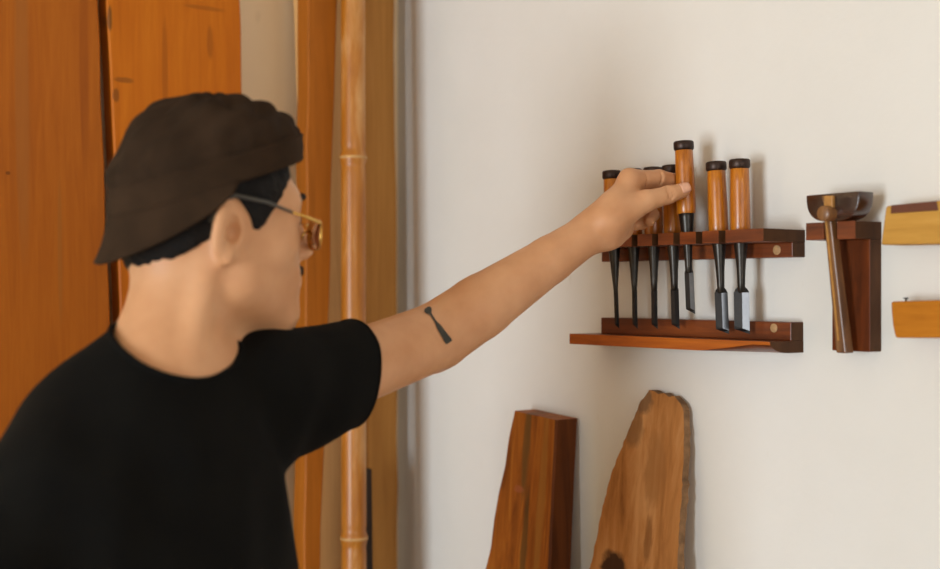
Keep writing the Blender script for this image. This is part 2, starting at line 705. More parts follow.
# ---- the slotted upper rack
def upper_rack():
    y_r = wp(805, 244).y          # right (near) end
    y_l = wp(601.5, 250, 0.024).y  # left (far) end
    z_top = wp(805, 230).z
    z_bot = wp(803, 257.3).z
    # the board's lower front edge at x = 700, y = 244 on the plane D_RACK
    z_low = wp(700, 243.6, D_RACK).z
    root = empty('slotted_tool_rack', (0, (y_r + y_l) / 2, z_bot))
    me = box_mesh('back_board', (-0.024, y_r, z_bot), (0, y_l, z_low), 0.001)
    me.materials.append(W_RACK)
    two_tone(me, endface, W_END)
    link('back_board', me, None, root)
    # comb board: slots open to the front
    ys = []
    for px in (594, 613.6, 634.5, 655, 676.5, 699, 722):
        ys.append(wp(px, 242, D_RACK).y)
    sw = 0.0058
    out = [Vector((0, y_l, z_low)), Vector((-D_RACK, y_l, z_low))]
    for y in sorted(ys, reverse=True):
        out += [Vector((-D_RACK, y + sw, z_low)), Vector((-D_SLOT + 0.006, y + sw, z_low)),
                Vector((-D_SLOT + 0.009, y, z_low)),
                Vector((-D_SLOT + 0.006, y - sw, z_low)), Vector((-D_RACK, y - sw, z_low))]
    out += [Vector((-D_RACK, y_r, z_low)), Vector((0, y_r, z_low))]
    me = prism('slotted_board', out, Vector((0, 0, z_top - z_low)), 0)
    me.materials.append(W_RACK)
    two_tone(me, endface, W_END)  # slot walls turn dark too, standing in for the shade inside them
    link('slotted_board', me, None, root)
    q = wp(777, 250, 0.024)
    link('screw_plug', lathe('screw_plug', q + Vector((0.002, 0, 0)), (-1, 0, 0),
                             [(0, 0.0062), (0.0026, 0.0062), (0.003, 0.005)], 16), W_PLUG, root, 40)
    tag(root, 'dark red wooden rack with slots that holds the seven chisels', 'tool rack')
    return sorted(ys, reverse=True), z_top, z_low


SLOT_Y, Z_RTOP, Z_RLOW = upper_rack()


# ---- the lower shelf with a curved underside
def lower_shelf():
    D = 0.064
    y_r = wp(803.5, 340).y
    y_l = wp(601, 330, 0.024).y
    z_back = wp(803, 322).z       # top of the back board
    z_top = wp(700, 339.0, D).z   # top of the shelf (front edge)
    z_bot = wp(803.5, 352.5).z
    root = empty('tool_shelf', (0, (y_r + y_l) / 2, z_bot))
    me = box_mesh('back_board', (-0.024, y_r, z_top), (0, y_l, z_back), 0.001)
    me.materials.append(W_RACK)
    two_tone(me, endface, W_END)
    link('back_board', me, None, root)
    # shelf board: sections along the wall; the front face narrows towards the near end
    y_k = wp(694, 350, D).y
    y_e = wp(751, 342, D).y
    H = z_top - z_bot
    y_s = wp(569.5, 340, D).y
    secs = []
    n = 40
    for i in range(n + 1):
        y = y_s + (y_r - y_s) * i / n
        if y > y_k:
            hf = H
        else:
            t = min(1, (y_k - y) / (y_k - y_e))
            hf = H * (1 - t) ** 0.9 + 0.0015
            hf = min(hf, H)
        sec = [(0, z_top), (-D, z_top), (-D, z_top - hf)]
        # quarter round from the front edge back to the full depth
        m = 8
        for j in range(1, m + 1):
            a = math.pi / 2 * j / m
            rem = H - hf
            sec.append((-D + (D * 0.62) * (1 - math.cos(a)) * (rem / H + 0.02), z_top - hf - rem * math.sin(a)))
        sec.append((0, z_bot))
        secs.append([(x, y, z) for x, z in sec])
    k = len(secs[0])
    verts = [v for s in secs for v in s]
    faces = []
    for i in range(n):
        for j in range(k):
            l = (j + 1) % k
            faces.append((i * k + j, i * k + l, i * k + k + l, i * k + k + j))
    faces.append(tuple(range(k)))
    faces.append(tuple(n * k + j for j in range(k))[::-1])
    me = mesh('shelf_board', verts, faces)
    bm = bmesh.new()
    bm.from_mesh(me)
    bmesh.ops.recalc_face_normals(bm, faces=bm.faces)
    bm.to_mesh(me)
    bm.free()
    me.materials.append(W_RACK)
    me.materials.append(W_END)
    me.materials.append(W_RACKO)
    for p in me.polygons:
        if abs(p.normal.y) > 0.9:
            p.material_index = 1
        elif p.normal.x < -0.95:
            p.material_index = 2
    link('shelf_board', me, None, root)
    q = wp(774, 328, 0.024)
    link('screw_plug', lathe('screw_plug', q + Vector((0.002, 0, 0)), (-1, 0, 0),
                             [(0, 0.0058), (0.0026, 0.0058), (0.003, 0.005)], 16), W_PLUG, root, 40)
    tag(root, 'red brown wooden shelf with orange front edge below the chisels', 'shelf')


lower_shelf()

# ---- chisels
W_HANDLE = wood('oak_handle', (146, 76, 6), (182, 104, 10), (202, 126, 22), 'Z', 9, 0.32, 7, 8, coat=0.35, bump=0.15)
M_HOOP = plain('blackened_hoop', (62, 48, 42), 0.42, 0.75, noise=0.25, nscale=150)
M_STEEL = plain('dark_steel', (58, 54, 50), 0.34, 0.85, noise=0.15, nscale=120)
M_BLADE = plain('blade_steel', (44, 41, 39), 0.5, 0.6, noise=0.15, nscale=120)
M_EDGE = plain('lit_facet_steel', (140, 142, 146), 0.3, 1.0, noise=0.08, nscale=120)


def chisel(label, p_top, p_tip, width, yaw, group):
    """Japanese bench chisel hanging point down; p_top is the centre of its butt, p_tip the middle of its edge"""
    ax = (p_tip - p_top)
    L = ax.length
    ax.normalize()
    k = L / 0.232
    root = empty('chisel', p_top + ax * (L * 0.45))

    def A(t):
        return p_top + ax * (t * k)
    # hoop
    rh = 0.0136
    link('hoop', lathe('hoop', A(0), ax, [(-0.0008, 0.0075), (0.0, 0.0125), (0.0018, rh), (0.0095, rh), (0.0118, rh - 0.0014),
                                         (0.0124, 0.0115)], 28), M_HOOP, root, 180)
    prof = [(0.0115, 0.0108), (0.0128, 0.0119), (0.030, 0.0122), (0.060, 0.0128), (0.088, 0.0129), (0.096, 0.0126), (0.0985, 0.0118), (0.099, 0.006)]
    link('handle', lathe('handle', A(0), ax, [(a * k, b) for a, b in prof], 28), W_HANDLE, root, 50)
    # ferrule cone and neck
    prof = [(0.0975, 0.0094), (0.100, 0.0102), (0.104, 0.0100), (0.120, 0.0082), (0.134, 0.0068), (0.150, 0.0056), (0.166, min(0.0050, width * 0.5 + 0.001)), (0.178, min(0.0046, width * 0.5)), (0.181, 0.002)]
    link('neck', lathe('neck', A(0), ax, [(a * k, b) for a, b in prof], 20), M_STEEL, root, 60)
    # blade: low roof section with a ridge, ground bevel at the tip
    nd = Vector((-math.cos(yaw), -math.sin(yaw), 0))       # the way the blade's face looks
    nd = (nd - ax * nd.dot(ax)).normalized()
    wd = ax.cross(nd).normalized()
    if wd.y > 0:
        wd = -wd                                            # towards the near end of the wall
    hw = width / 2
    th = 0.0050
    verts, faces = [], []

    def sec(t, h, ridge, back=-0.0015, slide=0.0):
        i0 = len(verts)
        for (u, v, q) in ((-h, back, -1), (h, back, 1), (h, back + 0.0016, 1), (ridge * h, back + th, 0), (-h, back + 0.0016, -1)):
            verts.append(A(t + slide * q) + wd * u + nd * v)
        return i0
    rg = 0.12
    s = [sec(0.1700, 0.0030, rg), sec(0.1745, hw * 0.78, rg), sec(0.1790, hw, rg), sec(0.2270, hw, rg, slide=0.0035)]
    i0 = len(verts)
    for (u, q) in ((-hw, -1), (hw, 1), (hw, 1), (rg * hw, 0), (-hw, -1)):
        verts.append(A(0.2315 + 0.0035 * q) + wd * u + nd * (-0.0015 + (0.0006 if len(verts) - i0 > 1 else 0)))
    s.append(i0)
    for a, b in zip(s[:-1], s[1:]):
        for j in range(5):
            l = (j + 1) % 5
            faces.append((a + j, a + l, b + l, b + j))
    faces.append(tuple(s[0] + j for j in range(5)))
    faces.append(tuple(s[-1] + j for j in range(5))[::-1])
    me = mesh('blade', verts, faces)
    bm = bmesh.new()
    bm.from_mesh(me)
    bmesh.ops.recalc_face_normals(bm, faces=bm.faces)
    bm.to_mesh(me)
    bm.free()
    me.materials.append(M_BLADE)
    me.materials.append(M_EDGE)
    for q in me.polygons:
        # near-side facet of the ridge: its caught light put in as brighter steel
        if width > 0.0115 and 10 <= q.index < 15 and q.normal.dot(wd) > 0.2 and q.normal.dot(nd) > 0.1:
            q.material_index = 1
    link('blade', me, None, root)
    tag(root, label, 'chisel', group)
    return root


CH = [
    # top pixel, tip pixel, slot index, blade width, yaw
    ((611.5, 171), (617, 327), 0, 0.0062, 0.6, 'narrowest chisel, thin as a rod, at the far end of the rack'),
    ((632.5, 169), (635, 327), 1, 0.0072, 0.6, 'thin chisel second from the corner end, handle hidden behind the hand'),
    ((653, 167.5), (654.5, 327), 2, 0.0084, 0.6, 'thin chisel third from the corner end, handle behind the fingers'),
    ((671.5, 165.5), (675.5, 327), 3, 0.0108, 0.6, 'middling narrow chisel right behind the held chisel'),
]
G = 'chisels in the slotted rack'
for (t, b, si, wdt, yw, lab) in CH:
    chisel(lab, wp(t[0], t[1], D_SLOT), wp(b[0], b[1], D_SLOT), wdt, yw, G)
chisel('broad chisel with bright blade edge, beside the lifted chisel', wp(716, 162, D_SLOT), wp(722.5, 332, D_SLOT), 0.0168, 0.62, G)
chisel('broadest chisel with bright blade edge, last towards the hammer', wp(739.5, 159.5, D_SLOT), wp(742, 332, D_SLOT), 0.0196, 0.62, G)
D_HELD = 0.058
HT, HB = wp(683.5, 141.5, D_HELD), wp(690.5, 312, D_HELD)
chisel('chisel lifted out of the rack between thumb and fingers', HT, HB, 0.0118, 0.62, G)

# ---- hammer holder and hammer
W_HB = wood('holder_walnut', (62, 28, 8), (94, 42, 12), (124, 62, 22), 'Z', 1.6, 0.45, 12, 5)
W_HDARK = wood('hammer_head_wood', (36, 20, 14), (58, 32, 20), (82, 46, 28), 'Y', 3, 0.25, 6, 10, coat=0.5)
W_HHANDLE = wood('hammer_handle_wood', (84, 52, 28), (118, 78, 44), (150, 106, 62), 'Z', 3, 0.4, 10, 6, coat=0.2)
M_BRASS = plain('wedge_wood', (170, 120, 58), 0.45, 0.0, noise=0.2, nscale=120)


def hammer_holder():
    y_r = wp(881.5, 300).y
    y_l = wp(806, 235, 0.050).y
    z_t, z_b = wp(881, 222).z, wp(881, 351.5).z
    z_m = wp(856, 238.5, 0.048).z
    root = empty('hammer_holder', (0, (y_r + y_l) / 2, z_b))
    yl2 = wp(832, 340, 0.022).y
    me = box_mesh('back_board', (-0.022, y_r, z_b), (0, yl2, z_m), 0.001)
    me.materials.append(W_HB)
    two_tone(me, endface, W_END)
    link('back_board', me, None, root)
    # rail with a slot for the hammer handle
    d = 0.050
    ys = wp(830.5, 232, d).y
    sw = 0.0095
    out = [Vector((0, y_l, z_m)), Vector((-d, y_l, z_m)), Vector((-d, ys + sw, z_m)), Vector((-0.023, ys + sw, z_m)),
           Vector((-0.023, ys - sw, z_m)), Vector((-d, ys - sw, z_m)), Vector((-d, y_r, z_m)), Vector((0, y_r, z_m))]
    me = prism('rail', out, Vector((0, 0, z_t - z_m)), 0)
    me.materials.append(W_RACK)
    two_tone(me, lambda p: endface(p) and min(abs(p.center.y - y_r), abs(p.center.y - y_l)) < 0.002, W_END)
    link('rail', me, None, root)
    tag(root, 'walnut holder with upright back board that carries the small hammer', 'tool holder')
    return ys, z_t


HY, HZ = hammer_holder()


def hammer():
    d = 0.036
    top = wp(836, 196, d)
    bot = wp(845, 353, 0.040)
    ax = (bot - top).normalized()
    root = empty('hammer', bot)
    # head: half-moon block, flat side up, lying along the wall
    pts = []
    a = wp(814, 196, d + 0.006)
    b = wp(867, 191.5, d + 0.006)
    c = (a + b) / 2
    half = (b - a).length / 2
    du = (b - a).normalized()
    dn = Vector((0, 0, -1))
    low = wp(840, 223.5, d)
    depth = c.z - HZ - 0.0005
    n = 20
    for i in range(n + 1):
        t = math.pi * i / n
        # flattened half disc
        x = math.copysign(abs(math.cos(t)) ** 0.62, math.cos(t))
        z = abs(math.sin(t)) ** 0.75
        pts.append(c - du * (x * half) + dn * (z * depth) + Vector((0.013, 0, 0)))
    me = prism('head', pts, Vector((-0.028, 0, 0)), 0.0015)
    link('head', me, W_HDARK, root, 35)
    # handle: two toned flat bar through the head
    hw, ht = 0.0062, 0.0068
    u = Vector((0, 1, 0))
    p0, p1 = top + Vector((-0.016, 0, 0.0)), bot
    axh = (p1 - p0)
    nn = Vector((-1, 0, 0))
    v = []
    for (p, s) in ((p0, 0.8), (p0 + axh * 0.5, 0.95), (p1, 1.15)):
        for (a_, b_) in ((-1, -1), (1, -1), (1, 1), (-1, 1)):
            v.append(p + u * (hw * s * a_) + nn * (ht * s * b_))
    f = [(3, 2, 1, 0), (8, 9, 10, 11)]
    for i in (0, 4):
        for j in range(4):
            l = (j + 1) % 4
            f.append((i + j, i + l, i + 4 + l, i + 4 + j))
    me = mesh('handle', v, f)
    bm = bmesh.new()
    bm.from_mesh(me)
    bmesh.ops.recalc_face_normals(bm, faces=bm.faces)
    bevel(bm, 0.0016, 2)
    h = link('handle', fin(bm, 'handle'), W_HHANDLE, root)
    # pale inlaid strip down the handle front
    q0, q1 = p0 + axh * 0.16 + nn * (ht * 0.84), p0 + axh * 0.92 + nn * (ht * 1.12)
    sv = []
    for p in (q0, q1):
        for (a_, b_) in ((-1, -0.002), (1, -0.002), (1, 0.0012), (-1, 0.0012)):
            sv.append(p + u * (0.0014 * a_ + 0.001) + nn * b_)
    sf = [(0, 1, 2, 3), (7, 6, 5, 4)] + [(j, (j + 1) % 4, 4 + (j + 1) % 4, 4 + j) for j in range(4)]
    sme = mesh('inlay_strip', sv, sf)
    bm = bmesh.new()
    bm.from_mesh(sme)
    bmesh.ops.recalc_face_normals(bm, faces=bm.faces)
    bm.to_mesh(sme)
    bm.free()
    link('inlay_strip', sme, M_BRASS, root)
    # pale wedge block on top front and round peg
    w0 = wp(829, 197, 0.060)
    me = box_mesh('wedge', (w0.x - 0.002, w0.y - 0.0062, w0.z - 0.020), (w0.x + 0.016, w0.y + 0.0062, w0.z + 0.0015), 0.001)
    link('wedge', me, M_BRASS, root)
    q = wp(823, 213.5, 0.072)
    link('peg', lathe('peg', q + Vector((0.030, 0, 0)), (-1, 0, 0), [(0, 0.0085), (0.026, 0.0095), (0.030, 0.009), (0.0315, 0.007)], 20),
         W_HHANDLE, root, 40)
    tag(root, 'small hammer with dark half-moon head hanging in the walnut holder', 'hammer')


hammer()

# ---- two pale wooden blocks on wall pegs at the near end
W_PALE = wood('pale_block_wood', (176, 126, 54), (192, 142, 64), (204, 154, 76), 'Y', 2.2, 0.5, 12, 4)
W_HONEY = wood('honey_block_wood', (166, 98, 18), (182, 112, 26), (194, 124, 36), 'Y', 2.2, 0.5, 12, 4, offset=(2, 2, 2))
W_INS = plain('inset_dark_wood', (98, 50, 28), 0.5, noise=0.15, nscale=60)
M_NAIL = plain('iron_nail', (60, 52, 46), 0.5, 0.8)


def block(name, outline, d, thick, mat):
    pts = [wp(px, py, d) for px, py in outline]
    return prism(name, pts, Vector((thick, 0, 0)), 0.0025, 2)


def blocks():
    d, th = 0.040, 0.038
    outl = [(885.5, 206), (940, 200.3), (985, 195.6), (987, 242.5), (940, 244), (880.5, 245)]
    p = wp(935, 245, 0.02)
    root = empty('wooden_block', (p.x, p.y, wp(930, 244.5, d).z))
    link('body', block('body', outl, d, th, W_PALE), W_PALE, root)
    ins = [(891, 205.2), (936, 200.8), (938, 210.5), (890.5, 213.5)]
    pts = [wp(px, py, d + 0.0012) for px, py in ins]
    link('inset', prism('inset', pts, Vector((0.010, 0, 0)), 0.0006), W_INS, root)
    tag(root, 'pale wooden block with dark inset strip, beside the hammer head', 'wood block')
    outl = [(890.5, 301.5), (940, 300.0), (988, 298.5), (988, 337), (940, 338), (895, 338), (892.3, 326), (891, 312)]
    p = wp(935, 338, 0.02)
    root = empty('wooden_block', (p.x, p.y, wp(935, 338, d).z))
    link('body', block('body', outl, d, th, W_HONEY), W_HONEY, root)
    q = wp(906, 301.5, d - 0.012)
    link('nail', lathe('nail', q - Vector((0, 0, 0.006)), (0, 0, 1), [(0, 0.0012), (0.009, 0.0012), (0.0092, 0.003), (0.0105, 0.003)], 10),
         M_NAIL, root)
    tag(root, 'honey coloured wooden block with slanted end, lower than the inset one', 'wood block')


blocks()

# ================================================================ OFFCUTS LEANING ON wall_right
W_TIMB = wood('timber_brown', (94, 46, 10), (134, 72, 20), (166, 104, 38), 'Z', 1.3, 0.55, 12, 4,
              spots=[((-0.03, 0.03, 1.30), (0.05, 0.012, 0.12), (94, 74, 40), 0.7)])
W_TIMBD = wood('timber_side_shaded', (66, 30, 8), (92, 46, 14), (110, 58, 20), 'Z', 1.3, 0.6, 12, 4)  # darker copy of the timber wood: shade painted on the near side
W_SLAB = wood('slab_weathered', (112, 76, 44), (148, 104, 64), (176, 132, 88), 'Z', 1.1, 0.75, 9, 5, bump=0.5)
W_BARK = plain('bark_edge', (128, 94, 62), 0.9, noise=0.4, nscale=60, bump=0.8)


def lean_x(px, py, dt, zt, db):
    """meet a pixel with a plane leaning on wall_right: dt off the wall at height zt, db off it at the floor"""
    rr = ray(px, py)
    k = (dt - db) / zt
    t = (-db - k * CAM.z - CAM.x) / (rr.x + k * rr.z)
    return CAM + rr * t


def timber():
    zt = wp(513, 411, 0.05).z
    dt, db, th = 0.046, 0.165, 0.042
    A, B = lean_x(513, 411, dt, zt, db), lean_x(485, 569, dt, zt, db)
    C, D = lean_x(556, 420, dt, zt, db), lean_x(549, 569, dt, zt, db)
    n = 30
    verts, faces = [], []
    r_ = random.Random(11)
    zt2 = C.z
    for i in range(n + 1):
        s = i / n
        row = []
        for (P, Q, zz) in ((A, B, zt), (C, D, zt2)):
            z = zz * s
            t = (z - P.z) / (Q.z - P.z)
            y = P.y + (Q.y - P.y) * t
            x = -(db + (dt - db) * z / zt)
            row.append(Vector((x, y, z)))
        wl, wr = r_.uniform(-0.0022, 0.0022), r_.uniform(-0.0012, 0.0012)
        l, r = row[0] + Vector((0, wl, 0)), row[1] + Vector((0, wr, 0))
        c = 0.003
        m1 = l.lerp(r, 0.33) + Vector((-0.0006, 0, 0))
        m2 = l.lerp(r, 0.66) + Vector((0.0004, 0, 0))
        verts += [l + Vector((th, 0, 0)), l + Vector((c, 0, 0)), l + Vector((0, -c, 0)), m1, m2, r + Vector((0, c, 0)), r + Vector((c, 0, 0)), r + Vector((th, 0.0, 0))]
    k = 8
    for i in range(n):
        for j in range(k):
            l = (j + 1) % k
            faces.append((i * k + j, i * k + l, i * k + k + l, i * k + k + j))
    faces.append(tuple(range(k)))
    faces.append(tuple(n * k + j for j in range(k))[::-1])
    me = mesh('timber_offcut', verts, faces)
    bm = bmesh.new()
    bm.from_mesh(me)
    bmesh.ops.recalc_face_normals(bm, faces=bm.faces)
    loc = Vector((-(db - th / 2), (B.y + D.y) / 2, 0))
    bmesh.ops.translate(bm, verts=bm.verts, vec=-loc)
    bm.to_mesh(me)
    bm.free()
    def loc_(px, py):
        return tuple(lean_x(px, py, dt, zt, db) - loc)
    me.materials.append(wood('timber_brown_streaked', (104, 52, 12), (146, 80, 22), (178, 114, 42), 'Z', 1.3, 0.55, 12, 4,
                             spots=[(loc_(527, 440), (0.06, 0.009, 0.10), (92, 66, 30), 0.75), (loc_(524, 545), (0.06, 0.008, 0.09), (84, 60, 26), 0.75),
                                    (loc_(541, 500), (0.06, 0.010, 0.16), (150, 100, 40), 0.6), (loc_(519, 489), (0.05, 0.012, 0.006), (150, 84, 52), 0.7)]))
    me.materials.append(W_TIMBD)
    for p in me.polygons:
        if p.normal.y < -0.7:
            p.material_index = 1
    o = link('timber_offcut', me, None)
    o.location = loc
    tag(o, 'square dark brown timber offcut leaning on the wall under the shelf end', 'timber')


timber()


def slab():
    zt = wp(650, 391, 0.05).z
    dt, db, th = 0.014, 0.165, 0.010
    Lp = [(649, 390), (641, 401), (634, 418), (627.7, 433), (620, 451), (612.7, 469.6), (607, 490), (603, 506), (596, 540), (589.5, 569)]
    Rp = [(672, 395), (681, 404), (684, 412), (684, 440), (682.5, 480), (681, 505), (679, 529), (677.5, 569), (677, 590), (677, 600)]
    top = [(649, 390), (654, 391), (658, 394), (664, 393), (669, 397), (674, 396), (679, 401)]
    def P(q):
        return lean_x(q[0], q[1], dt, zt, db)
    left = [P(q) for q in Lp]
    right = [P(q) for q in Rp[1:8]]
    # extend both edges to the floor
    def ext(a, b):
        t = -b.z / (a.z - b.z)
        z = b + (a - b) * t
        z.x = -db
        return z
    lf = ext(left[-2], left[-1])
    lf.y = left[-1].y + (lf.y - left[-1].y) * 0.35
    rf = ext(right[-2], right[-1])
    r_ = random.Random(3)

    def sub(pts, n, w_):
        out = []
        for a, b in zip(pts[:-1], pts[1:]):
            for i in range(n):
                p = a.lerp(b, i / n)
                p.y += r_.uniform(-w_, w_)
                out.append(p)
        out.append(pts[-1])
        return out
    outline = sub([lf] + left[::-1], 4, 0.0014) + sub([P(q) for q in top], 2, 0.001)[1:-1] + sub(right + [rf], 5, 0.0009)
    tz = Vector((th, 0, 0))
    bm = bmesh.new()
    front = [bm.verts.new(p) for p in outline]
    # back outline: the waney left edge is undercut, the right edge slopes a little
    cy = sum(p.y for p in outline) / len(outline)
    back = [bm.verts.new(p + tz + Vector((0, -0.006 if p.y > cy else -0.002 + r_.uniform(-0.002, 0.001), 0))) for p in outline]
    ff = bm.faces.new(front)
    bm.faces.new(back[::-1])
    n = len(front)
    side = []
    for i in range(n):
        j = (i + 1) % n
        side.append(bm.faces.new((front[i], front[j], back[j], back[i])))
    for f in side:
        f.material_index = 1
    bmesh.ops.recalc_face_normals(bm, faces=bm.faces)
    loc = Vector((-(db - th / 2), (lf.y + rf.y) / 2, 0))
    bmesh.ops.translate(bm, verts=bm.verts, vec=-loc)
    bmesh.ops.triangulate(bm, faces=[f for f in bm.faces if len(f.verts) > 4])
    me = bpy.data.meshes.new('slab_offcut')
    bm.to_mesh(me)
    bm.free()
    k1 = P((613, 567)) - loc
    k2 = P((643, 400)) - loc
    k3 = P((634, 428)) - loc
    k4 = P((648, 540)) - loc
    k5 = P((655, 470)) - loc
    mat = wood('slab_weathered_knots', (132, 82, 38), (176, 118, 64), (204, 150, 96), 'Z', 1.1, 0.75, 9, 5, bump=0.5,
               spots=[(tuple(k1), (0.05, 0.028, 0.024), (58, 36, 24), 0.95), (tuple(k2), (0.05, 0.02, 0.022), (106, 80, 58), 0.75),
                      (tuple(k3), (0.05, 0.02, 0.03), (110, 82, 56), 0.55), (tuple(k4), (0.05, 0.008, 0.035), (116, 72, 36), 0.6),
                      (tuple(k5), (0.06, 0.022, 0.055), (150, 100, 54), 0.6)])
    me.materials.append(mat)
    me.materials.append(W_BARK)
    o = link('slab_offcut', me, None)
    o.location = loc
    tag(o, 'tapering weathered slab with ragged top and dark knot leaning on wall', 'timber')


slab()

# ================================================================ THE PERSON
# Signed-distance modelling: smooth unions of tapered limbs and ellipsoids, meshed by surface nets on a rectilinear grid.
class Field:
    def __init__(self, xs, ys, zs):
        self.ax = [np.asarray(a, dtype=np.float32) for a in (xs, ys, zs)]
        self.F = np.full([len(a) for a in self.ax], 1.0, dtype=np.float32)

    def win(self, lo, hi):
        sl = []
        for a, l, h in zip(self.ax, lo, hi):
            i0 = max(0, int(np.searchsorted(a, l)) - 1)
            i1 = min(len(a), int(np.searchsorted(a, h)) + 1)
            sl.append(slice(i0, max(i0, i1)))
        return tuple(sl)

    def apply(self, prim):
        fn, lo, hi, k, op = prim
        pad = k + 0.022
        s = self.win([v - pad for v in lo], [v + pad for v in hi])
        if any(q.stop <= q.start for q in s):
            return
        X = self.ax[0][s[0]][:, None, None]
        Y = self.ax[1][s[1]][None, :, None]
        Z = self.ax[2][s[2]][None, None, :]
        self.F[s] = blend(self.F[s], fn(X, Y, Z), k, op)

    def mesh(self):
        F = self.F
        Sg = F < 0
        nx, ny, nz = F.shape
        ids_all, pts_all, quads = [], [], []
        for axis in range(3):
            sl0 = [slice(None)] * 3
            sl1 = [slice(None)] * 3
            sl0[axis] = slice(0, -1)
            sl1[axis] = slice(1, None)
            A, B = Sg[tuple(sl0)], Sg[tuple(sl1)]
            idx = np.argwhere(A != B)
            o1, o2 = (axis + 1) % 3, (axis + 2) % 3
            ok = (idx[:, o1] > 0) & (idx[:, o2] > 0) & (idx[:, o1] < F.shape[o1] - 1) & (idx[:, o2] < F.shape[o2] - 1)
            idx = idx[ok]
            j = idx.copy()
            j[:, axis] += 1
            fa = F[idx[:, 0], idx[:, 1], idx[:, 2]]
            fb = F[j[:, 0], j[:, 1], j[:, 2]]
            t = np.clip(fa / (fa - fb), 0.02, 0.98)
            P = np.stack([self.ax[d][idx[:, d]] for d in range(3)], 1).astype(np.float64)
            P[:, axis] += t * (self.ax[axis][j[:, axis]] - self.ax[axis][idx[:, axis]])
            cells = []
            for (a, b) in ((0, 0), (-1, 0), (-1, -1), (0, -1)):
                c = idx.copy()
                c[:, o1] += a
                c[:, o2] += b
                cid = (c[:, 0] * ny + c[:, 1]) * nz + c[:, 2]
                cells.append(cid)
                ids_all.append(cid)
                pts_all.append(P)
            q = np.stack(cells, 1)
            flip = fa > 0
            q[flip] = q[flip][:, ::-1]
            quads.append(q)
        ids = np.concatenate(ids_all)
        pts = np.concatenate(pts_all)
        uq, inv = np.unique(ids, return_inverse=True)
        cnt = np.bincount(inv)
        V = np.stack([np.bincount(inv, pts[:, d]) / cnt for d in range(3)], 1)
        Q = np.searchsorted(uq, np.concatenate(quads))
        return V, Q


def blend(a, b, k, op):
    if op == 'add':
        if k <= 0:
            return np.minimum(a, b)
        h = np.maximum(k - np.abs(a - b), 0) / k
        return np.minimum(a, b) - h * h * k * 0.25
    if op == 'cut':
        b = -b
    if k <= 0:
        return np.maximum(a, b)
    h = np.maximum(k - np.abs(a - b), 0) / k
    return np.maximum(a, b) + h * h * k * 0.25


def limb(a, b, ra, rb, k=0.02, op='add'):
    a, b = np.array(a, dtype=np.float32), np.array(b, dtype=np.float32)
    ba = b - a
    L2 = float(ba @ ba) + 1e-12

    def fn(X, Y, Z):
        px, py, pz = X - a[0], Y - a[1], Z - a[2]
        t = np.clip((px * ba[0] + py * ba[1] + pz * ba[2]) / L2, 0, 1)
        return np.sqrt((px - t * ba[0]) ** 2 + (py - t * ba[1]) ** 2 + (pz - t * ba[2]) ** 2) - (ra + (rb - ra) * t)
    r = max(ra, rb)
    return (fn, np.minimum(a, b) - r, np.maximum(a, b) + r, k, op)


def ell(c, radii, R=None, k=0.02, op='add'):
    """R: 3x3 rows are the ellipsoid's axes"""
    c = np.array(c, dtype=np.float32)
    R = np.eye(3) if R is None else np.array(R)
    r = np.array(radii)

    def fn(X, Y, Z):
        px, py, pz = X - c[0], Y - c[1], Z - c[2]
        q = [px * R[i, 0] + py * R[i, 1] + pz * R[i, 2] for i in range(3)]
        k0 = np.sqrt(sum((q[i] / r[i]) ** 2 for i in range(3)))
        k1 = np.sqrt(sum((q[i] / r[i] ** 2) ** 2 for i in range(3))) + 1e-9
        return k0 * (k0 - 1) / k1
    ext = np.sqrt(((R * r[:, None]) ** 2).sum(0))
    return (fn, c - ext, c + ext, k, op)


def evalp(prims, P):
    """the field at a list of points"""
    X, Y, Z = P[:, 0], P[:, 1], P[:, 2]
    F = np.full(len(P), 1.0)
    for fn, lo, hi, k, op in prims:
        F = blend(F, fn(X, Y, Z), k, op)
    return F


def to_mesh(name, V, Q):
    me = bpy.data.meshes.new(name)
    me.vertices.add(len(V))
    me.vertices.foreach_set('co', V.astype(np.float32).ravel())
    me.loops.add(len(Q) * 4)
    me.loops.foreach_set('vertex_index', Q.astype(np.int32).ravel())
    me.polygons.add(len(Q))
    me.polygons.foreach_set('loop_start', np.arange(0, len(Q) * 4, 4, dtype=np.int32))
    me.update(calc_edges=True)
    me.polygons.foreach_set('use_smooth', [True] * len(Q))
    return me


def relax(V, Q, it=2, lam=0.4, keep=None):
    E = np.concatenate([Q[:, [0, 1]], Q[:, [1, 2]], Q[:, [2, 3]], Q[:, [3, 0]]])
    n = len(V)
    for _ in range(it):
        acc = np.zeros_like(V)
        for d in range(3):
            acc[:, d] = np.bincount(E[:, 0], V[E[:, 1], d], n) + np.bincount(E[:, 1], V[E[:, 0], d], n)
        c = np.bincount(E[:, 0], minlength=n) + np.bincount(E[:, 1], minlength=n)
        m = acc / np.maximum(c, 1)[:, None]
        V2 = V + lam * (m - V)
        V = V2 if keep is None else np.where(keep[:, None], V, V2)
    return V


def ramp(*segs):
    """a rectilinear axis: (end, step) pieces after the start value"""
    out = [segs[0]]
    for end, st in segs[1:]:
        n = max(1, int(round((end - out[-1]) / st)))
        a = out[-1]
        out += [a + (end - a) * (i + 1) / n for i in range(n)]
    return np.array(out)


def c3(px, py, z):
    return np.array(cp(px, py, z))


def cw(X, Z, h):
    """camera-plane metres to world: X to the right, Z away, h the height"""
    p = CAM + RIGHT * X + FWD * Z
    return np.array((p.x, p.y, h))


RT, FW, UP = np.array(RIGHT), np.array(FWD), np.array((0, 0, 1.0))

# ---- head frame
PSI = math.radians(33)
H_O = cw(-0.274, 1.37, 1.563)
HF = RT * math.cos(PSI) + FW * math.sin(PSI)      # where the face looks
HL = -RT * math.sin(PSI) + FW * math.cos(PSI)     # the person's left
HR3 = np.stack([HF, HL, UP])


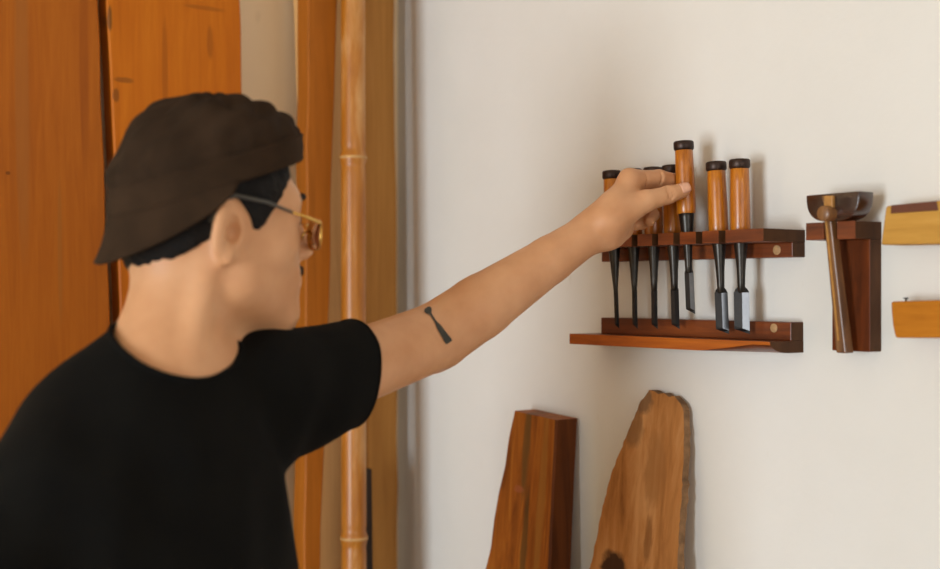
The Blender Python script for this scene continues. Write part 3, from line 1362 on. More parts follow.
def hp(f, l, u):
    return H_O + HF * f + HL * l + UP * u


def hell(f, l, u, r, k=0.015, op='add', rot=None):
    R = HR3 if rot is None else np.array(rot) @ HR3
    return ell(hp(f, l, u), r, R, k, op)


def rotl(ax, deg):
    return np.array(Matrix.Rotation(math.radians(deg), 3, ax))


head = [
    hell(-0.003, 0, 0.038, (0.0905, 0.074, 0.082), 0.01),
    hell(-0.034, 0, 0.000, (0.054, 0.060, 0.056), 0.025),
    hell(0.040, 0, -0.014, (0.053, 0.056, 0.080), 0.03),
]
for s in (-1, 1):
    head += [
        limb(hp(0.004, s * 0.052, -0.010), hp(0.014, s * 0.047, -0.054), 0.015, 0.015, 0.035),
        limb(hp(0.014, s * 0.047, -0.056), hp(0.076, s * 0.014, -0.088), 0.015, 0.014, 0.03),
        hell(0.056, s * 0.038, -0.014, (0.020, 0.019, 0.019), 0.03),
        limb(hp(0.086, s * 0.008, 0.032), hp(0.070, s * 0.046, 0.030), 0.011, 0.010, 0.022),
    ]
head += [
    hell(0.080, 0, -0.088, (0.017, 0.020, 0.015), 0.02),
    hell(0.024, 0, -0.066, (0.050, 0.042, 0.028), 0.022),
    hell(0.074, 0, -0.050, (0.026, 0.034, 0.028), 0.02),
    limb(hp(0.088, 0, 0.022), hp(0.110, 0, -0.018), 0.007, 0.0105, 0.014),
]
for s in (-1, 1):
    head += [
        hell(0.100, s * 0.013, -0.022, (0.012, 0.008, 0.008), 0.008),
        hell(0.100, s * 0.033, 0.010, (0.016, 0.018, 0.013), 0.014, 'cut'),
        hell(0.0735, s * 0.033, 0.011, (0.0145, 0.016, 0.0125), 0.004),
        limb(hp(0.101, 0, -0.0455), hp(0.091, s * 0.022, -0.051), 0.0042, 0.0025, 0.005),
        limb(hp(0.100, 0, -0.0560), hp(0.091, s * 0.021, -0.052), 0.0050, 0.0025, 0.005),
    ]
# ears
for s in (-1, 1):
    rot = rotl('Z', s * 30) @ rotl('Y', -12)
    e0, e1 = (rot @ HR3)[0], (rot @ HR3)[1] * s
    c = hp(-0.0155, s * 0.0805, -0.001)
    head += [
        ell(hp(-0.006, s * 0.070, 0.002), (0.017, 0.013, 0.027), HR3, 0.012),
        ell(c, (0.0165, 0.0072, 0.0305), rot @ HR3, 0.008),
        ell(c + e1 * 0.0078 + e0 * 0.004 - UP * 0.003, (0.0100, 0.0070, 0.0175), rot @ HR3, 0.003, 'cut'),
        ell(c + e1 * 0.0050 + e0 * 0.009 - UP * 0.004, (0.0065, 0.0090, 0.011), rot @ HR3, 0.003, 'cut'),
        limb(c + HF * 0.004 - UP * 0.026 + HL * s * -0.004, c + HF * 0.004 - UP * 0.031 + HL * s * -0.003, 0.008, 0.0065, 0.008),
    ]

# ---- torso and limbs
SL = cw(-0.213, 1.400, 1.398)          # left (reaching) shoulder joint
SR = cw(-0.425, 1.130, 1.228)          # right shoulder joint
MID = (SL + SR) / 2
tl = (SL - SR) * np.array((1, 1, 0))
tl = tl / np.linalg.norm(tl)           # torso left
tf = np.cross(tl, UP)                  # torso forward
TR3 = np.stack([tf, tl, UP])
NB = cw(-0.312, 1.315, 1.405)          # base of the neck


def tp(f, l, z):
    """torso point: forward and left of the spine's foot, absolute height"""
    b = MID * np.array((1, 1, 0)) - tf * 0.02
    return b + tf * f + tl * l + UP * z


EL = c3(437, 336, 1.600)
WR = c3(594, 230, 1.690)
neck = [
    limb(hp(-0.018, 0, -0.020), NB + tf * 0.0, 0.050, 0.055, 0.03),
    limb(NB, NB - UP * 0.06, 0.062, 0.075, 0.03),
]
for s in (-1, 1):      # the neck muscles that run from behind the ear to the throat
    neck.append(limb(hp(-0.020, s * 0.050, -0.030), NB + tf * 0.052 + tl * s * 0.016 - UP * 0.004, 0.012, 0.0095, 0.014))
trunk = [
    limb(NB - UP * 0.055 - tl * 0.01, SL - tl * 0.03 - UP * 0.01, 0.050, 0.050, 0.05),
    limb(NB - UP * 0.065, SR + tl * 0.02, 0.055, 0.052, 0.05),
    ell(tp(0.0, 0.0, 1.20), (0.112, 0.165, 0.20), TR3, 0.06),
    ell(tp(0.0, 0.0, 1.02), (0.100, 0.150, 0.17), TR3, 0.06),
    ell(tp(0.0, 0.0, 0.88), (0.105, 0.165, 0.12), TR3, 0.05),
]
armL = [
    limb(SL - UP * 0.016, EL, 0.044, 0.0412, 0.03),
    limb(EL, EL + (WR - EL) * 0.28, 0.0415, 0.0395, 0.004),
    limb(EL + (WR - EL) * 0.25, EL + (WR - EL) * 0.72, 0.0400, 0.0298, 0.004),
    limb(EL + (WR - EL) * 0.70, WR, 0.0303, 0.0248, 0.004),
    ell(c3(430, 362, 1.615), (0.014, 0.014, 0.012), None, 0.02),
]
ER = cw(-0.470, 1.080, 1.030)
WRR = cw(-0.400, 1.060, 0.800)
armR = [
    limb(SR, ER, 0.052, 0.040, 0.03),
    limb(ER, ER + (WRR - ER) * 0.35, 0.040, 0.038, 0.02),
    limb(ER + (WRR - ER) * 0.3, WRR, 0.038, 0.025, 0.02),
]
legs = []
for s in (-1, 1):
    hipj = tp(0, s * 0.09, 0.86)
    kn = tp(0.03, s * 0.11, 0.48)
    an = tp(-0.01, s * 0.12, 0.09)
    legs += [limb(hipj, kn, 0.082, 0.056, 0.04), limb(kn, an, 0.056, 0.036, 0.03),
             limb(an, an + tf * 0.10 - UP * 0.055, 0.034, 0.026, 0.03)]

# ---- left hand, closing on the held chisel
HC = (HT + (HB - HT) * 0.285)                       # where the thumb presses
zc = float((Vector(HC) - CAM).dot(FWD))             # its depth


def hc(px, py, dz):
    return c3(px, py, zc + dz)


WRH = WR
hand = []


def chain(pts, rs, k=0.004, k0=0.012):
    out = []
    for i in range(len(pts) - 1):
        out.append(limb(pts[i], pts[i + 1], rs[i], rs[i + 1], k0 if i == 0 else k))
    return out


I_M, M_M, R_M, P_M = hc(629, 179, -0.030), hc(636, 185, -0.006), hc(635, 198, 0.014), hc(630, 212, 0.026)
carp = hc(600, 224, -0.066)
# palm
hand += [
    limb(WRH, hc(612, 209, -0.052), 0.0228, 0.0195, 0.018),
    limb(hc(606, 219, -0.060), I_M, 0.0190, 0.0118, 0.016),
    limb(hc(608, 222, -0.052), M_M, 0.0190, 0.0122, 0.016),
    limb(hc(609, 226, -0.045), R_M, 0.0180, 0.0118, 0.016),
    limb(hc(610, 232, -0.040), P_M, 0.0165, 0.0112, 0.016),
    limb(hc(607, 236, -0.050), hc(622, 230, -0.018), 0.0150, 0.0130, 0.016),   # heel of the hand
]
# thumb: ball, MCP, IP, tip
T_M, T_I, T_T = hc(646, 201, -0.044), hc(667.5, 195, -0.031), hc(682.5, 190.5, -0.0235)
hand += [
    limb(hc(610, 222, -0.066), T_M, 0.0180, 0.0142, 0.014),
    limb(T_M, T_I, 0.0142, 0.0116, 0.004),
    limb(T_I, T_T, 0.0118, 0.0100, 0.004),
]
# index finger runs behind the handle
hand += chain([I_M, hc(659, 177.5, -0.004), hc(676, 180.5, 0.016), hc(688, 186, 0.0200)], [0.0116, 0.0102, 0.0090, 0.0074])
hand += chain([M_M, hc(661, 188, 0.014), hc(672, 194, 0.012), hc(682, 198, 0.0205)], [0.0112, 0.0094, 0.0084, 0.0074])
hand += chain([R_M, hc(648, 205, 0.034), hc(653, 215, 0.028), hc(650, 221, 0.010)], [0.0104, 0.0090, 0.0080, 0.0072])
hand += chain([P_M, hc(640, 217, 0.036), hc(642, 224, 0.026), hc(636, 226, 0.012)], [0.0098, 0.0078, 0.0072, 0.0064])
HANDLE_CUT = limb(HT, HT + (HB - HT) * 0.42, 0.0124, 0.0128, 0.002, 'cut')



def crease(c, d, view, r, half, rad=0.0013):
    """a skin fold across a finger: c on its axis, d along it, r its radius"""
    d = d / np.linalg.norm(d)
    n = view - d * (view @ d)
    n = n / np.linalg.norm(n)
    s = np.cross(d, n)
    out = []
    for (a0, a1) in ((-half, -half / 3), (-half / 3, half / 3), (half / 3, half)):
        q0 = c + (n * math.cos(a0) + s * math.sin(a0)) * r
        q1 = c + (n * math.cos(a1) + s * math.sin(a1)) * r
        out.append(limb(q0, q1, rad, rad, 0.0012, 'cut'))
    return out


VW = -FW + UP * 0.15
fold = []
td = T_T - T_I
for o_, h_ in ((-0.0045, 0.55), (-0.0015, 0.75), (0.0018, 0.7), (0.0050, 0.5)):
    fold += crease(T_I + td / np.linalg.norm(td) * o_, td, VW, 0.0122, h_)
ix = hc(659, 177.5, -0.004) - I_M
fold += crease(I_M + ix * 0.42, ix, VW - UP * 0.4, 0.0116, 0.9, 0.0012)
fold += crease(I_M + ix * 0.93, ix, VW - UP * 0.4, 0.0108, 0.8)
fold += [limb(hc(645, 173, -0.036), hc(647, 184, -0.034), 0.0016, 0.0016, 0.003, 'cut')]
hand += fold

# ---- right hand, hanging relaxed
rh = []
dn = (WRR - ER) / np.linalg.norm(WRR - ER)
ac = tf
for i, (o, L_) in enumerate(((0.028, 0.075), (0.009, 0.085), (-0.010, 0.078), (-0.028, 0.060))):
    m = WRR + dn * 0.085 + ac * o
    rh += [limb(WRR + dn * 0.005 + ac * o * 0.4, m, 0.015, 0.0115, 0.012),
           limb(m, m + dn * L_ * 0.5 + tl * 0.006, 0.0100, 0.0088, 0.004),
           limb(m + dn * L_ * 0.5 + tl * 0.006, m + dn * L_ * 0.9 + tl * 0.030, 0.0088, 0.0072, 0.003)]
rh += [limb(WRR + dn * 0.015 + ac * 0.015, WRR + dn * 0.055 + ac * 0.042 + tl * 0.012, 0.014, 0.0115, 0.01),
       limb(WRR + dn * 0.055 + ac * 0.042 + tl * 0.012, WRR + dn * 0.095 + ac * 0.050 + tl * 0.022, 0.0112, 0.0085, 0.006)]

BODY = head + neck + trunk + armL + armR + legs + hand + rh + [HANDLE_CUT]
lo = np.min([p[1] for p in BODY], 0) - 0.02
hi = np.max([p[2] for p in BODY], 0) + 0.02
hl_ = np.min([q[1] for q in hand], 0)
hh_ = np.max([q[2] for q in hand], 0)
ys_ = ramp(lo[1], (hl_[1], 0.0024), (hh_[1], 0.0015), (hi[1], 0.0024))
xs_ = ramp(lo[0], (hl_[0], 0.0024), (hi[0], 0.0015))
zs_ = ramp(-0.02, (0.55, 0.012), (0.62, 0.006), (1.20, 0.0042), (hl_[2], 0.0023), (hh_[2], 0.0016), (hi[2], 0.0023))
fld = Field(xs_, ys_, zs_)
for p in BODY:
    fld.apply(p)
V, Q = fld.mesh()
del fld
V = relax(V, Q, 2, 0.35)
base = tp(0, 0, 0)
PERSON = empty('person', Vector(base))
tag(PERSON, 'man in black t-shirt and brown cap reaching for a chisel', 'person')
M_SKIN = skin_mat()
link('body', to_mesh('body', V, Q), M_SKIN, PERSON)

# ---- finger nails of the visible hand
M_NAILS = plain('finger_nail', (222, 168, 138), 0.3, noise=0.05, nscale=50)


def nail(tip, prev, r, to_view, name='thumb_nail'):
    d = tip - prev
    d = d / np.linalg.norm(d)
    n = to_view - d * (to_view @ d)
    n = n / np.linalg.norm(n)
    s = np.cross(d, n)
    vs, fs = [], []
    nu, nv = 9, 9
    for i in range(nu):
        for j in range(nv):
            a = (i / (nu - 1) - 0.5) * 2
            b = (j / (nv - 1) - 0.5) * 2
            w_ = 0.0074 * (1 - 0.25 * abs(b) ** 3)
            p = tip + d * (0.0010 + b * 0.0068) + s * (a * w_)
            vs.append(p + n * (math.sqrt(max(0, r * r - (a * w_) ** 2)) + 0.0005 - 0.0010 * max(0, b) ** 2 - 0.001 * abs(a) ** 4))
    for i in range(nu - 1):
        for j in range(nv - 1):
            fs.append((i * nv + j, i * nv + j + 1, (i + 1) * nv + j + 1, (i + 1) * nv + j))
    me = mesh(name, vs, fs)
    o = link(name, me, M_NAILS, PERSON, 180)
    md = o.modifiers.new('thick', 'SOLIDIFY')
    md.thickness = 0.0008
    return o


nail(T_T, T_I, 0.0100, -FW * 0.90 + UP * 0.42 + RT * 0.15)

# ---- tattoo: a small chisel drawn on the forearm near the elbow, laid on the skin
M_TAT = plain('tattoo_ink', (46, 44, 36), 0.6, noise=0.25, nscale=400)


def tattoo():
    prims = armL
    # outline in photo pixels: spade-shaped end, thin shaft, thick handle
    axis0, axis1 = np.array((426.5, 307.5)), np.array((449.5, 342.5))
    d = (axis1 - axis0) / np.linalg.norm(axis1 - axis0)
    s = np.array((-d[1], d[0]))
    L = np.linalg.norm(axis1 - axis0)
    prof = [(0, 2.0), (0.02, 3.4), (0.07, 3.9), (0.12, 3.2), (0.16, 1.5), (0.2, 1.0), (0.38, 0.95), (0.45, 1.4), (0.5, 2.0), (0.56, 2.5), (0.7, 2.8), (0.85, 3.2), (0.88, 3.6), (0.97, 3.7), (1.0, 3.0)]
    rows = []
    for t in np.linspace(0, 1, 60):
        h = np.interp(t, [p[0] for p in prof], [p[1] for p in prof])
        c = axis0 + d * (L * t)
        rows.append([c + s * (h * u) for u in np.linspace(-1, 1, 7)])
    px = np.array(rows).reshape(-1, 2)
    dirs = np.array([np.array(ray(a, b)) for a, b in px])
    dirs /= np.linalg.norm(dirs, axis=1)[:, None]
    t = np.full(len(px), 1.2)
    for _ in range(90):
        P = np.array(CAM) + dirs * t[:, None]
        t += np.clip(evalp(prims, P) - 0.0011, -0.02, 0.05) * 0.8
    P = np.array(CAM) + dirs * t[:, None]
    fs = []
    for i in range(59):
        for j in range(6):
            fs.append((i * 7 + j, i * 7 + j + 1, (i + 1) * 7 + j + 1, (i + 1) * 7 + j))
    o = link('tattoo', mesh('tattoo', P, fs), M_TAT, PERSON, 180)
    o['label'] = 'small dark chisel tattoo on the forearm'


tattoo()

# ---- t-shirt
M_SHIRT = cloth('black_jersey', (15, 14, 12), (10, 9, 8))
arm_d = (EL - SL) / np.linalg.norm(EL - SL)
hem_c = c3(347, 373, 1.490)
hem_n = arm_d - UP * 0.30
hem_n = hem_n / np.linalg.norm(hem_n)


def grow(p, g, k=None):
    fn, l, h, kk, op = p
    return ((lambda X, Y, Z: fn(X, Y, Z) - g), l - g, h + g, kk if k is None else k, op)


shirt = [
    limb(NB - UP * 0.050 - tl * 0.01, SL - tl * 0.02 - UP * 0.002, 0.058, 0.056, 0.05),
    limb(NB - UP * 0.050 - tf * 0.01, SR + tl * 0.01, 0.060, 0.058, 0.05),
    limb(NB + UP * 0.01, NB - UP * 0.06, 0.066, 0.082, 0.03),
    ell(tp(0.004, 0.0, 1.20), (0.130, 0.188, 0.21), TR3, 0.06),
    ell(tp(-0.040, -0.004, 1.325), (0.078, 0.088, 0.108), TR3, 0.04),
    ell(tp(0.004, 0.0, 1.02), (0.116, 0.168, 0.19), TR3, 0.06),
    ell(tp(0.0, 0.0, 0.88), (0.122, 0.182, 0.15), TR3, 0.05),
    limb(SL - UP * 0.004, hem_c + arm_d * 0.06 + UP * 0.003, 0.060, 0.0530, 0.035),
    limb(SR, SR + (ER - SR) * 0.85, 0.070, 0.062, 0.05),
    limb(SL - UP * 0.05, c3(338, 396, 1.47), 0.040, 0.036, 0.03),
]
# drape folds
_ax = np.array(tf)


def folds(X, Y, Z):
    a = X * tl[0] + Y * tl[1]
    b = X * tf[0] + Y * tf[1]
    return (np.sin(a * 52 + Z * 20 + 1.5 * np.sin(Z * 9 + b * 8)) * 0.5 + np.sin(a * 88 - Z * 31 + b * 25) * 0.35
            + np.sin((a * 0.6 + Z) * 47 + b * 30) * 0.3)


sx = ramp(lo[0], (hem_c[0] + 0.14, 0.003))
sy = ramp(lo[1] - 0.03, (hi[1] + 0.03, 0.003))
sf_ = Field(sx, sy, ramp(0.80, (1.18, 0.006), (1.52, 0.003)))
for p in shirt:
    sf_.apply(p)
Xg, Yg, Zg = sf_.ax[0][:, None, None], sf_.ax[1][None, :, None], sf_.ax[2][None, None, :]
sf_.F += (folds(Xg, Yg, Zg) * 0.0042 * np.clip((1.46 - Zg) / 0.12, 0.15, 1)).astype(np.float32)

# cut planes: neckline, sleeve hems, bottom hem
ring0 = cw(-0.305, 1.31, 0) - tl * 0.010
n_pt = ring0 - tf * 0.068 + UP * 1.477
f_pt = ring0 + tf * 0.070 + UP * 1.409
dvec = f_pt - n_pt
n_side = np.cross(UP, tf)
n_nrm = np.cross(dvec, np.cross(UP, dvec))
n_nrm = n_nrm / np.linalg.norm(n_nrm)
n_nrm = n_nrm if n_nrm[2] > 0 else -n_nrm
c_ring = (n_pt + f_pt) / 2


def cut_neck(X, Y, Z):
    px, py, pz = X - c_ring[0], Y - c_ring[1], Z - c_ring[2]
    h = px * n_nrm[0] + py * n_nrm[1] + pz * n_nrm[2]
    # dip of the crew neck: the ring sags between nape and throat
    q = px * dvec[0] + py * dvec[1] + pz * dvec[2]
    q = q / (dvec @ dvec)
    r = np.sqrt(px * px + py * py + pz * pz - h * h + 1e-9)
    return np.minimum(h - 0.006 * (1 - 4 * q * q) - 22.0 * np.maximum(0, r - 0.062) ** 2, 0.135 - r)       # > 0 : removed


def cut_hemL(X, Y, Z):
    return (X - hem_c[0]) * hem_n[0] + (Y - hem_c[1]) * hem_n[1] + (Z - hem_c[2]) * hem_n[2]


rd = (ER - SR) / np.linalg.norm(ER - SR)
hemR = SR + (ER - SR) * 0.72


def cut_hemR(X, Y, Z):
    h = (X - hemR[0]) * rd[0] + (Y - hemR[1]) * rd[1] + (Z - hemR[2]) * rd[2]
    px, py = X - hemR[0], Y - hemR[1]
    return np.minimum(h, 0.080 - np.sqrt(px * px + py * py))


CUTS = [cut_neck, cut_hemL, cut_hemR, lambda X, Y, Z: 0.83 - Z + 0 * X + 0 * Y]
for cfun in CUTS:
    sf_.F = np.maximum(sf_.F, cfun(Xg, Yg, Zg)).astype(np.float32)
V, Q = sf_.mesh()
del sf_
fc = V[Q].mean(1)
capm = np.zeros(len(Q), bool)
for cfun in CUTS:
    capm |= cfun(fc[:, 0], fc[:, 1], fc[:, 2]) > -0.0011
Q = Q[~capm]
used_ = np.unique(Q)
mp_ = np.full(len(V), -1)
mp_[used_] = np.arange(len(used_))
V, Q = V[used_], mp_[Q]
E_ = np.sort(np.concatenate([Q[:, [0, 1]], Q[:, [1, 2]], Q[:, [2, 3]], Q[:, [3, 0]]]), 1)
ek = E_[:, 0] * len(V) + E_[:, 1]
u_, c_ = np.unique(ek, return_counts=True)
bnd = np.zeros(len(V), bool)
bnd[(u_[c_ == 1] // len(V))] = True
bnd[(u_[c_ == 1] % len(V))] = True
V = relax(V, Q, 3, 0.4, keep=None)
shirt_o = link('t_shirt', to_mesh('t_shirt', V, Q), M_SHIRT, PERSON)
md = shirt_o.modifiers.new('thick', 'SOLIDIFY')
md.thickness = 0.0018
md.offset = -1
shirt_o['label'] = 'black crew neck t-shirt'


# rib of the collar and the stitched hem follow the open edges
def edge_loop_tube(name, test, r, parent):
    be = [(a, b) for a, b in zip(u_[c_ == 1] // len(V), u_[c_ == 1] % len(V)) if test(V[a]) and test(V[b])]
    nb = {}
    for a, b in be:
        nb.setdefault(int(a), []).append(int(b))
        nb.setdefault(int(b), []).append(int(a))
    if not nb:
        return
    seen = set()
    best = []
    for st in nb:
        if st in seen:
            continue
        path = [st]
        seen.add(st)
        while True:
            nx = [q for q in nb[path[-1]] if q not in seen]
            if not nx:
                break
            path.append(nx[0])
            seen.add(nx[0])
        if len(path) > len(best):
            best = path
    pts = V[best]
    for _ in range(26):
        pts = 0.5 * pts + 0.25 * (np.roll(pts, 1, 0) + np.roll(pts, -1, 0))
    pts = pts[::2]
    o = link(name, tube(name, pts, r, 8, True), M_SHIRT, parent, 180)
    return o


edge_loop_tube('collar', lambda p: abs(cut_neck(*[np.array([v]) for v in p])[0]) < 0.006, 0.0034, shirt_o)
edge_loop_tube('sleeve_hem', lambda p: abs(cut_hemL(*p)) < 0.006, 0.0022, shirt_o)

# ---- trousers and shoes
M_TROU = cloth('grey_trousers', (62, 58, 54), (48, 45, 42))
M_SHOE = plain('shoe_leather', (52, 40, 32), 0.5, noise=0.2, nscale=40)
tr = [ell(tp(0.0, 0.0, 0.88), (0.114, 0.174, 0.11), TR3, 0.05)]
for s in (-1, 1):
    hipj, kn, an = tp(0, s * 0.09, 0.86), tp(0.03, s * 0.11, 0.48), tp(-0.01, s * 0.12, 0.10)
    tr += [limb(hipj, kn, 0.096, 0.078, 0.04), limb(kn, an, 0.078, 0.066, 0.03)]
tlo = np.min([p[1] for p in tr], 0) - 0.02
thi = np.max([p[2] for p in tr], 0) + 0.02
tfld = Field(ramp(tlo[0], (thi[0], 0.008)), ramp(tlo[1], (thi[1], 0.008)), ramp(0.03, (0.98, 0.008)))
for p in tr:
    tfld.apply(p)
Xg, Yg, Zg = tfld.ax[0][:, None, None], tfld.ax[1][None, :, None], tfld.ax[2][None, None, :]
tfld.F = np.maximum(tfld.F, 0.07 - Zg + 0 * Xg).astype(np.float32)
V, Q = tfld.mesh()
link('trousers', to_mesh('trousers', relax(V, Q, 3), Q), M_TROU, PERSON)
for s in (-1, 1):
    an = tp(-0.01, s * 0.12, 0.06)
    sh = [limb(an - UP * 0.015, an + tf * 0.12 - UP * 0.025, 0.044, 0.038, 0.03), limb(an + tf * 0.12 - UP * 0.025, an + tf * 0.16 - UP * 0.03, 0.038, 0.030, 0.03),
          limb(an - tf * 0.03 - UP * 0.015, an + UP * 0.03, 0.040, 0.042, 0.03)]
    l_ = np.min([p[1] for p in sh], 0) - 0.02
    h_ = np.max([p[2] for p in sh], 0) + 0.02
    f2 = Field(ramp(l_[0], (h_[0], 0.005)), ramp(l_[1], (h_[1], 0.005)), ramp(-0.03, (h_[2], 0.005)))
    for p in sh:
        f2.apply(p)
    f2.F = np.maximum(f2.F, (0.0005 - f2.ax[2])[None, None, :] + 0 * f2.F)
    V, Q = f2.mesh()
    link('shoe', to_mesh('shoe', V, Q), M_SHOE, PERSON)

# ---- hair
M_HAIR = wood('black_hair', (8, 6, 5), (14, 10, 8), (24, 18, 14), 'Z', 8, 0.7, 9, 8, bump=1.0)
M_HAIR.node_tree.nodes['Principled BSDF'].inputs['Specular IOR Level'].default_value = 0.2


def local(X, Y, Z):
    px, py, pz = X - H_O[0], Y - H_O[1], Z - H_O[2]
    return (px * HF[0] + py * HF[1] + pz * HF[2], px * HL[0] + py * HL[1] + pz * HL[2], pz + 0 * px + 0 * py)


def hair():
    pr = [hell(-0.003, 0, 0.038, (0.0955, 0.0795, 0.087), 0.01), hell(-0.034, 0, 0.000, (0.0630, 0.0675, 0.066), 0.025)]
    for s in (-1, 1):
        pr.append(limb(hp(0.030, s * 0.0665, 0.045), hp(0.022, s * 0.0665, 0.004), 0.0125, 0.007, 0.012))
    l_ = hp(0, 0, 0) - 0.15
    h_ = hp(0, 0, 0) + 0.15
    f = Field(ramp(l_[0], (h_[0], 0.0028)), ramp(l_[1], (h_[1], 0.0028)), ramp(l_[2], (h_[2], 0.0028)))
    for p in pr:
        f.apply(p)
    X, Y, Z = f.ax[0][:, None, None], f.ax[1][None, :, None], f.ax[2][None, None, :]
    ff, ll, uu = local(X, Y, Z)
    f.F += (0.0016 * np.sin(ff * 260 + uu * 340 + np.sin(ll * 90) * 2) * np.sin(uu * 150 - ll * 200)).astype(np.float32)
    # hairline: slants up from the nape to the ear, runs over the ear, then the temple
    nape = -0.058 + (ff + 0.095) * 0.66
    nape = np.where(ff > -0.005, 0.006 + (ff + 0.005) * 0.2, nape)
    side = np.where(ff > 0.030, (ff - 0.030) * 1.3, nape)
    reg = side - uu
    burn = np.maximum(np.abs(ff - 0.022) - 0.011 - uu * 0.15, -0.002 - uu)      # the sideburn reaches lower
    reg = np.minimum(reg, burn)
    reg = np.maximum(reg, ff - 0.078)
    reg = np.maximum(reg, uu - (0.051 + ff * 0.335))   # nothing above the cap's edge
    reg = np.maximum(reg, uu - 0.075)
    f.F = np.maximum(f.F, reg * 0.8).astype(np.float32)
    V, Q = f.mesh()
    o = link('hair', to_mesh('hair', relax(V, Q, 1), Q), M_HAIR, PERSON)
    o['label'] = 'short black hair under the cap'


hair()
for s in (-1, 1):
    link('moustache', tube('moustache', [hp(0.1015, s * 0.003, -0.0375), hp(0.1000, s * 0.012, -0.040), hp(0.0955, s * 0.022, -0.045), hp(0.091, s * 0.026, -0.050)],
                           [0.003, 0.0034, 0.003, 0.001], 8), M_HAIR, PERSON, 180)
    link('eyebrow', tube('eyebrow', [hp(0.0985, s * 0.012, 0.033), hp(0.0965, s * 0.026, 0.037), hp(0.087, s * 0.042, 0.037), hp(0.078, s * 0.050, 0.032)],
                         [0.002, 0.0034, 0.0030, 0.001], 8), M_HAIR, PERSON, 180)
M_EYE = plain('eye_white', (226, 218, 208), 0.2, noise=0.03)
M_IRIS = plain('iris', (38, 24, 16), 0.15, noise=0.2, nscale=300)
for s in (-1, 1):
    c = hp(0.0768, s * 0.033, 0.0105)
    prof = [(-0.0118 * math.cos(math.pi * i / 12), 0.0118 * math.sin(math.pi * i / 12) + 1e-5) for i in range(13)]
    e = link('eye', lathe('eye', c, HF, prof, 20), M_EYE, PERSON, 180)
    link('iris', lathe('iris', c, HF, [(0.0100, 0.0058), (0.0116, 0.0052), (0.0121, 0.003), (0.0122, 0.0005)], 16), M_IRIS, e, 180)

# ---- cap worn back to front
M_CAP = cloth('brown_twill', (54, 39, 27), (41, 29, 19), 700, 0.5)
M_BAND = cloth('brown_twill_band', (57, 41, 28), (45, 32, 21), 700, 0.5)


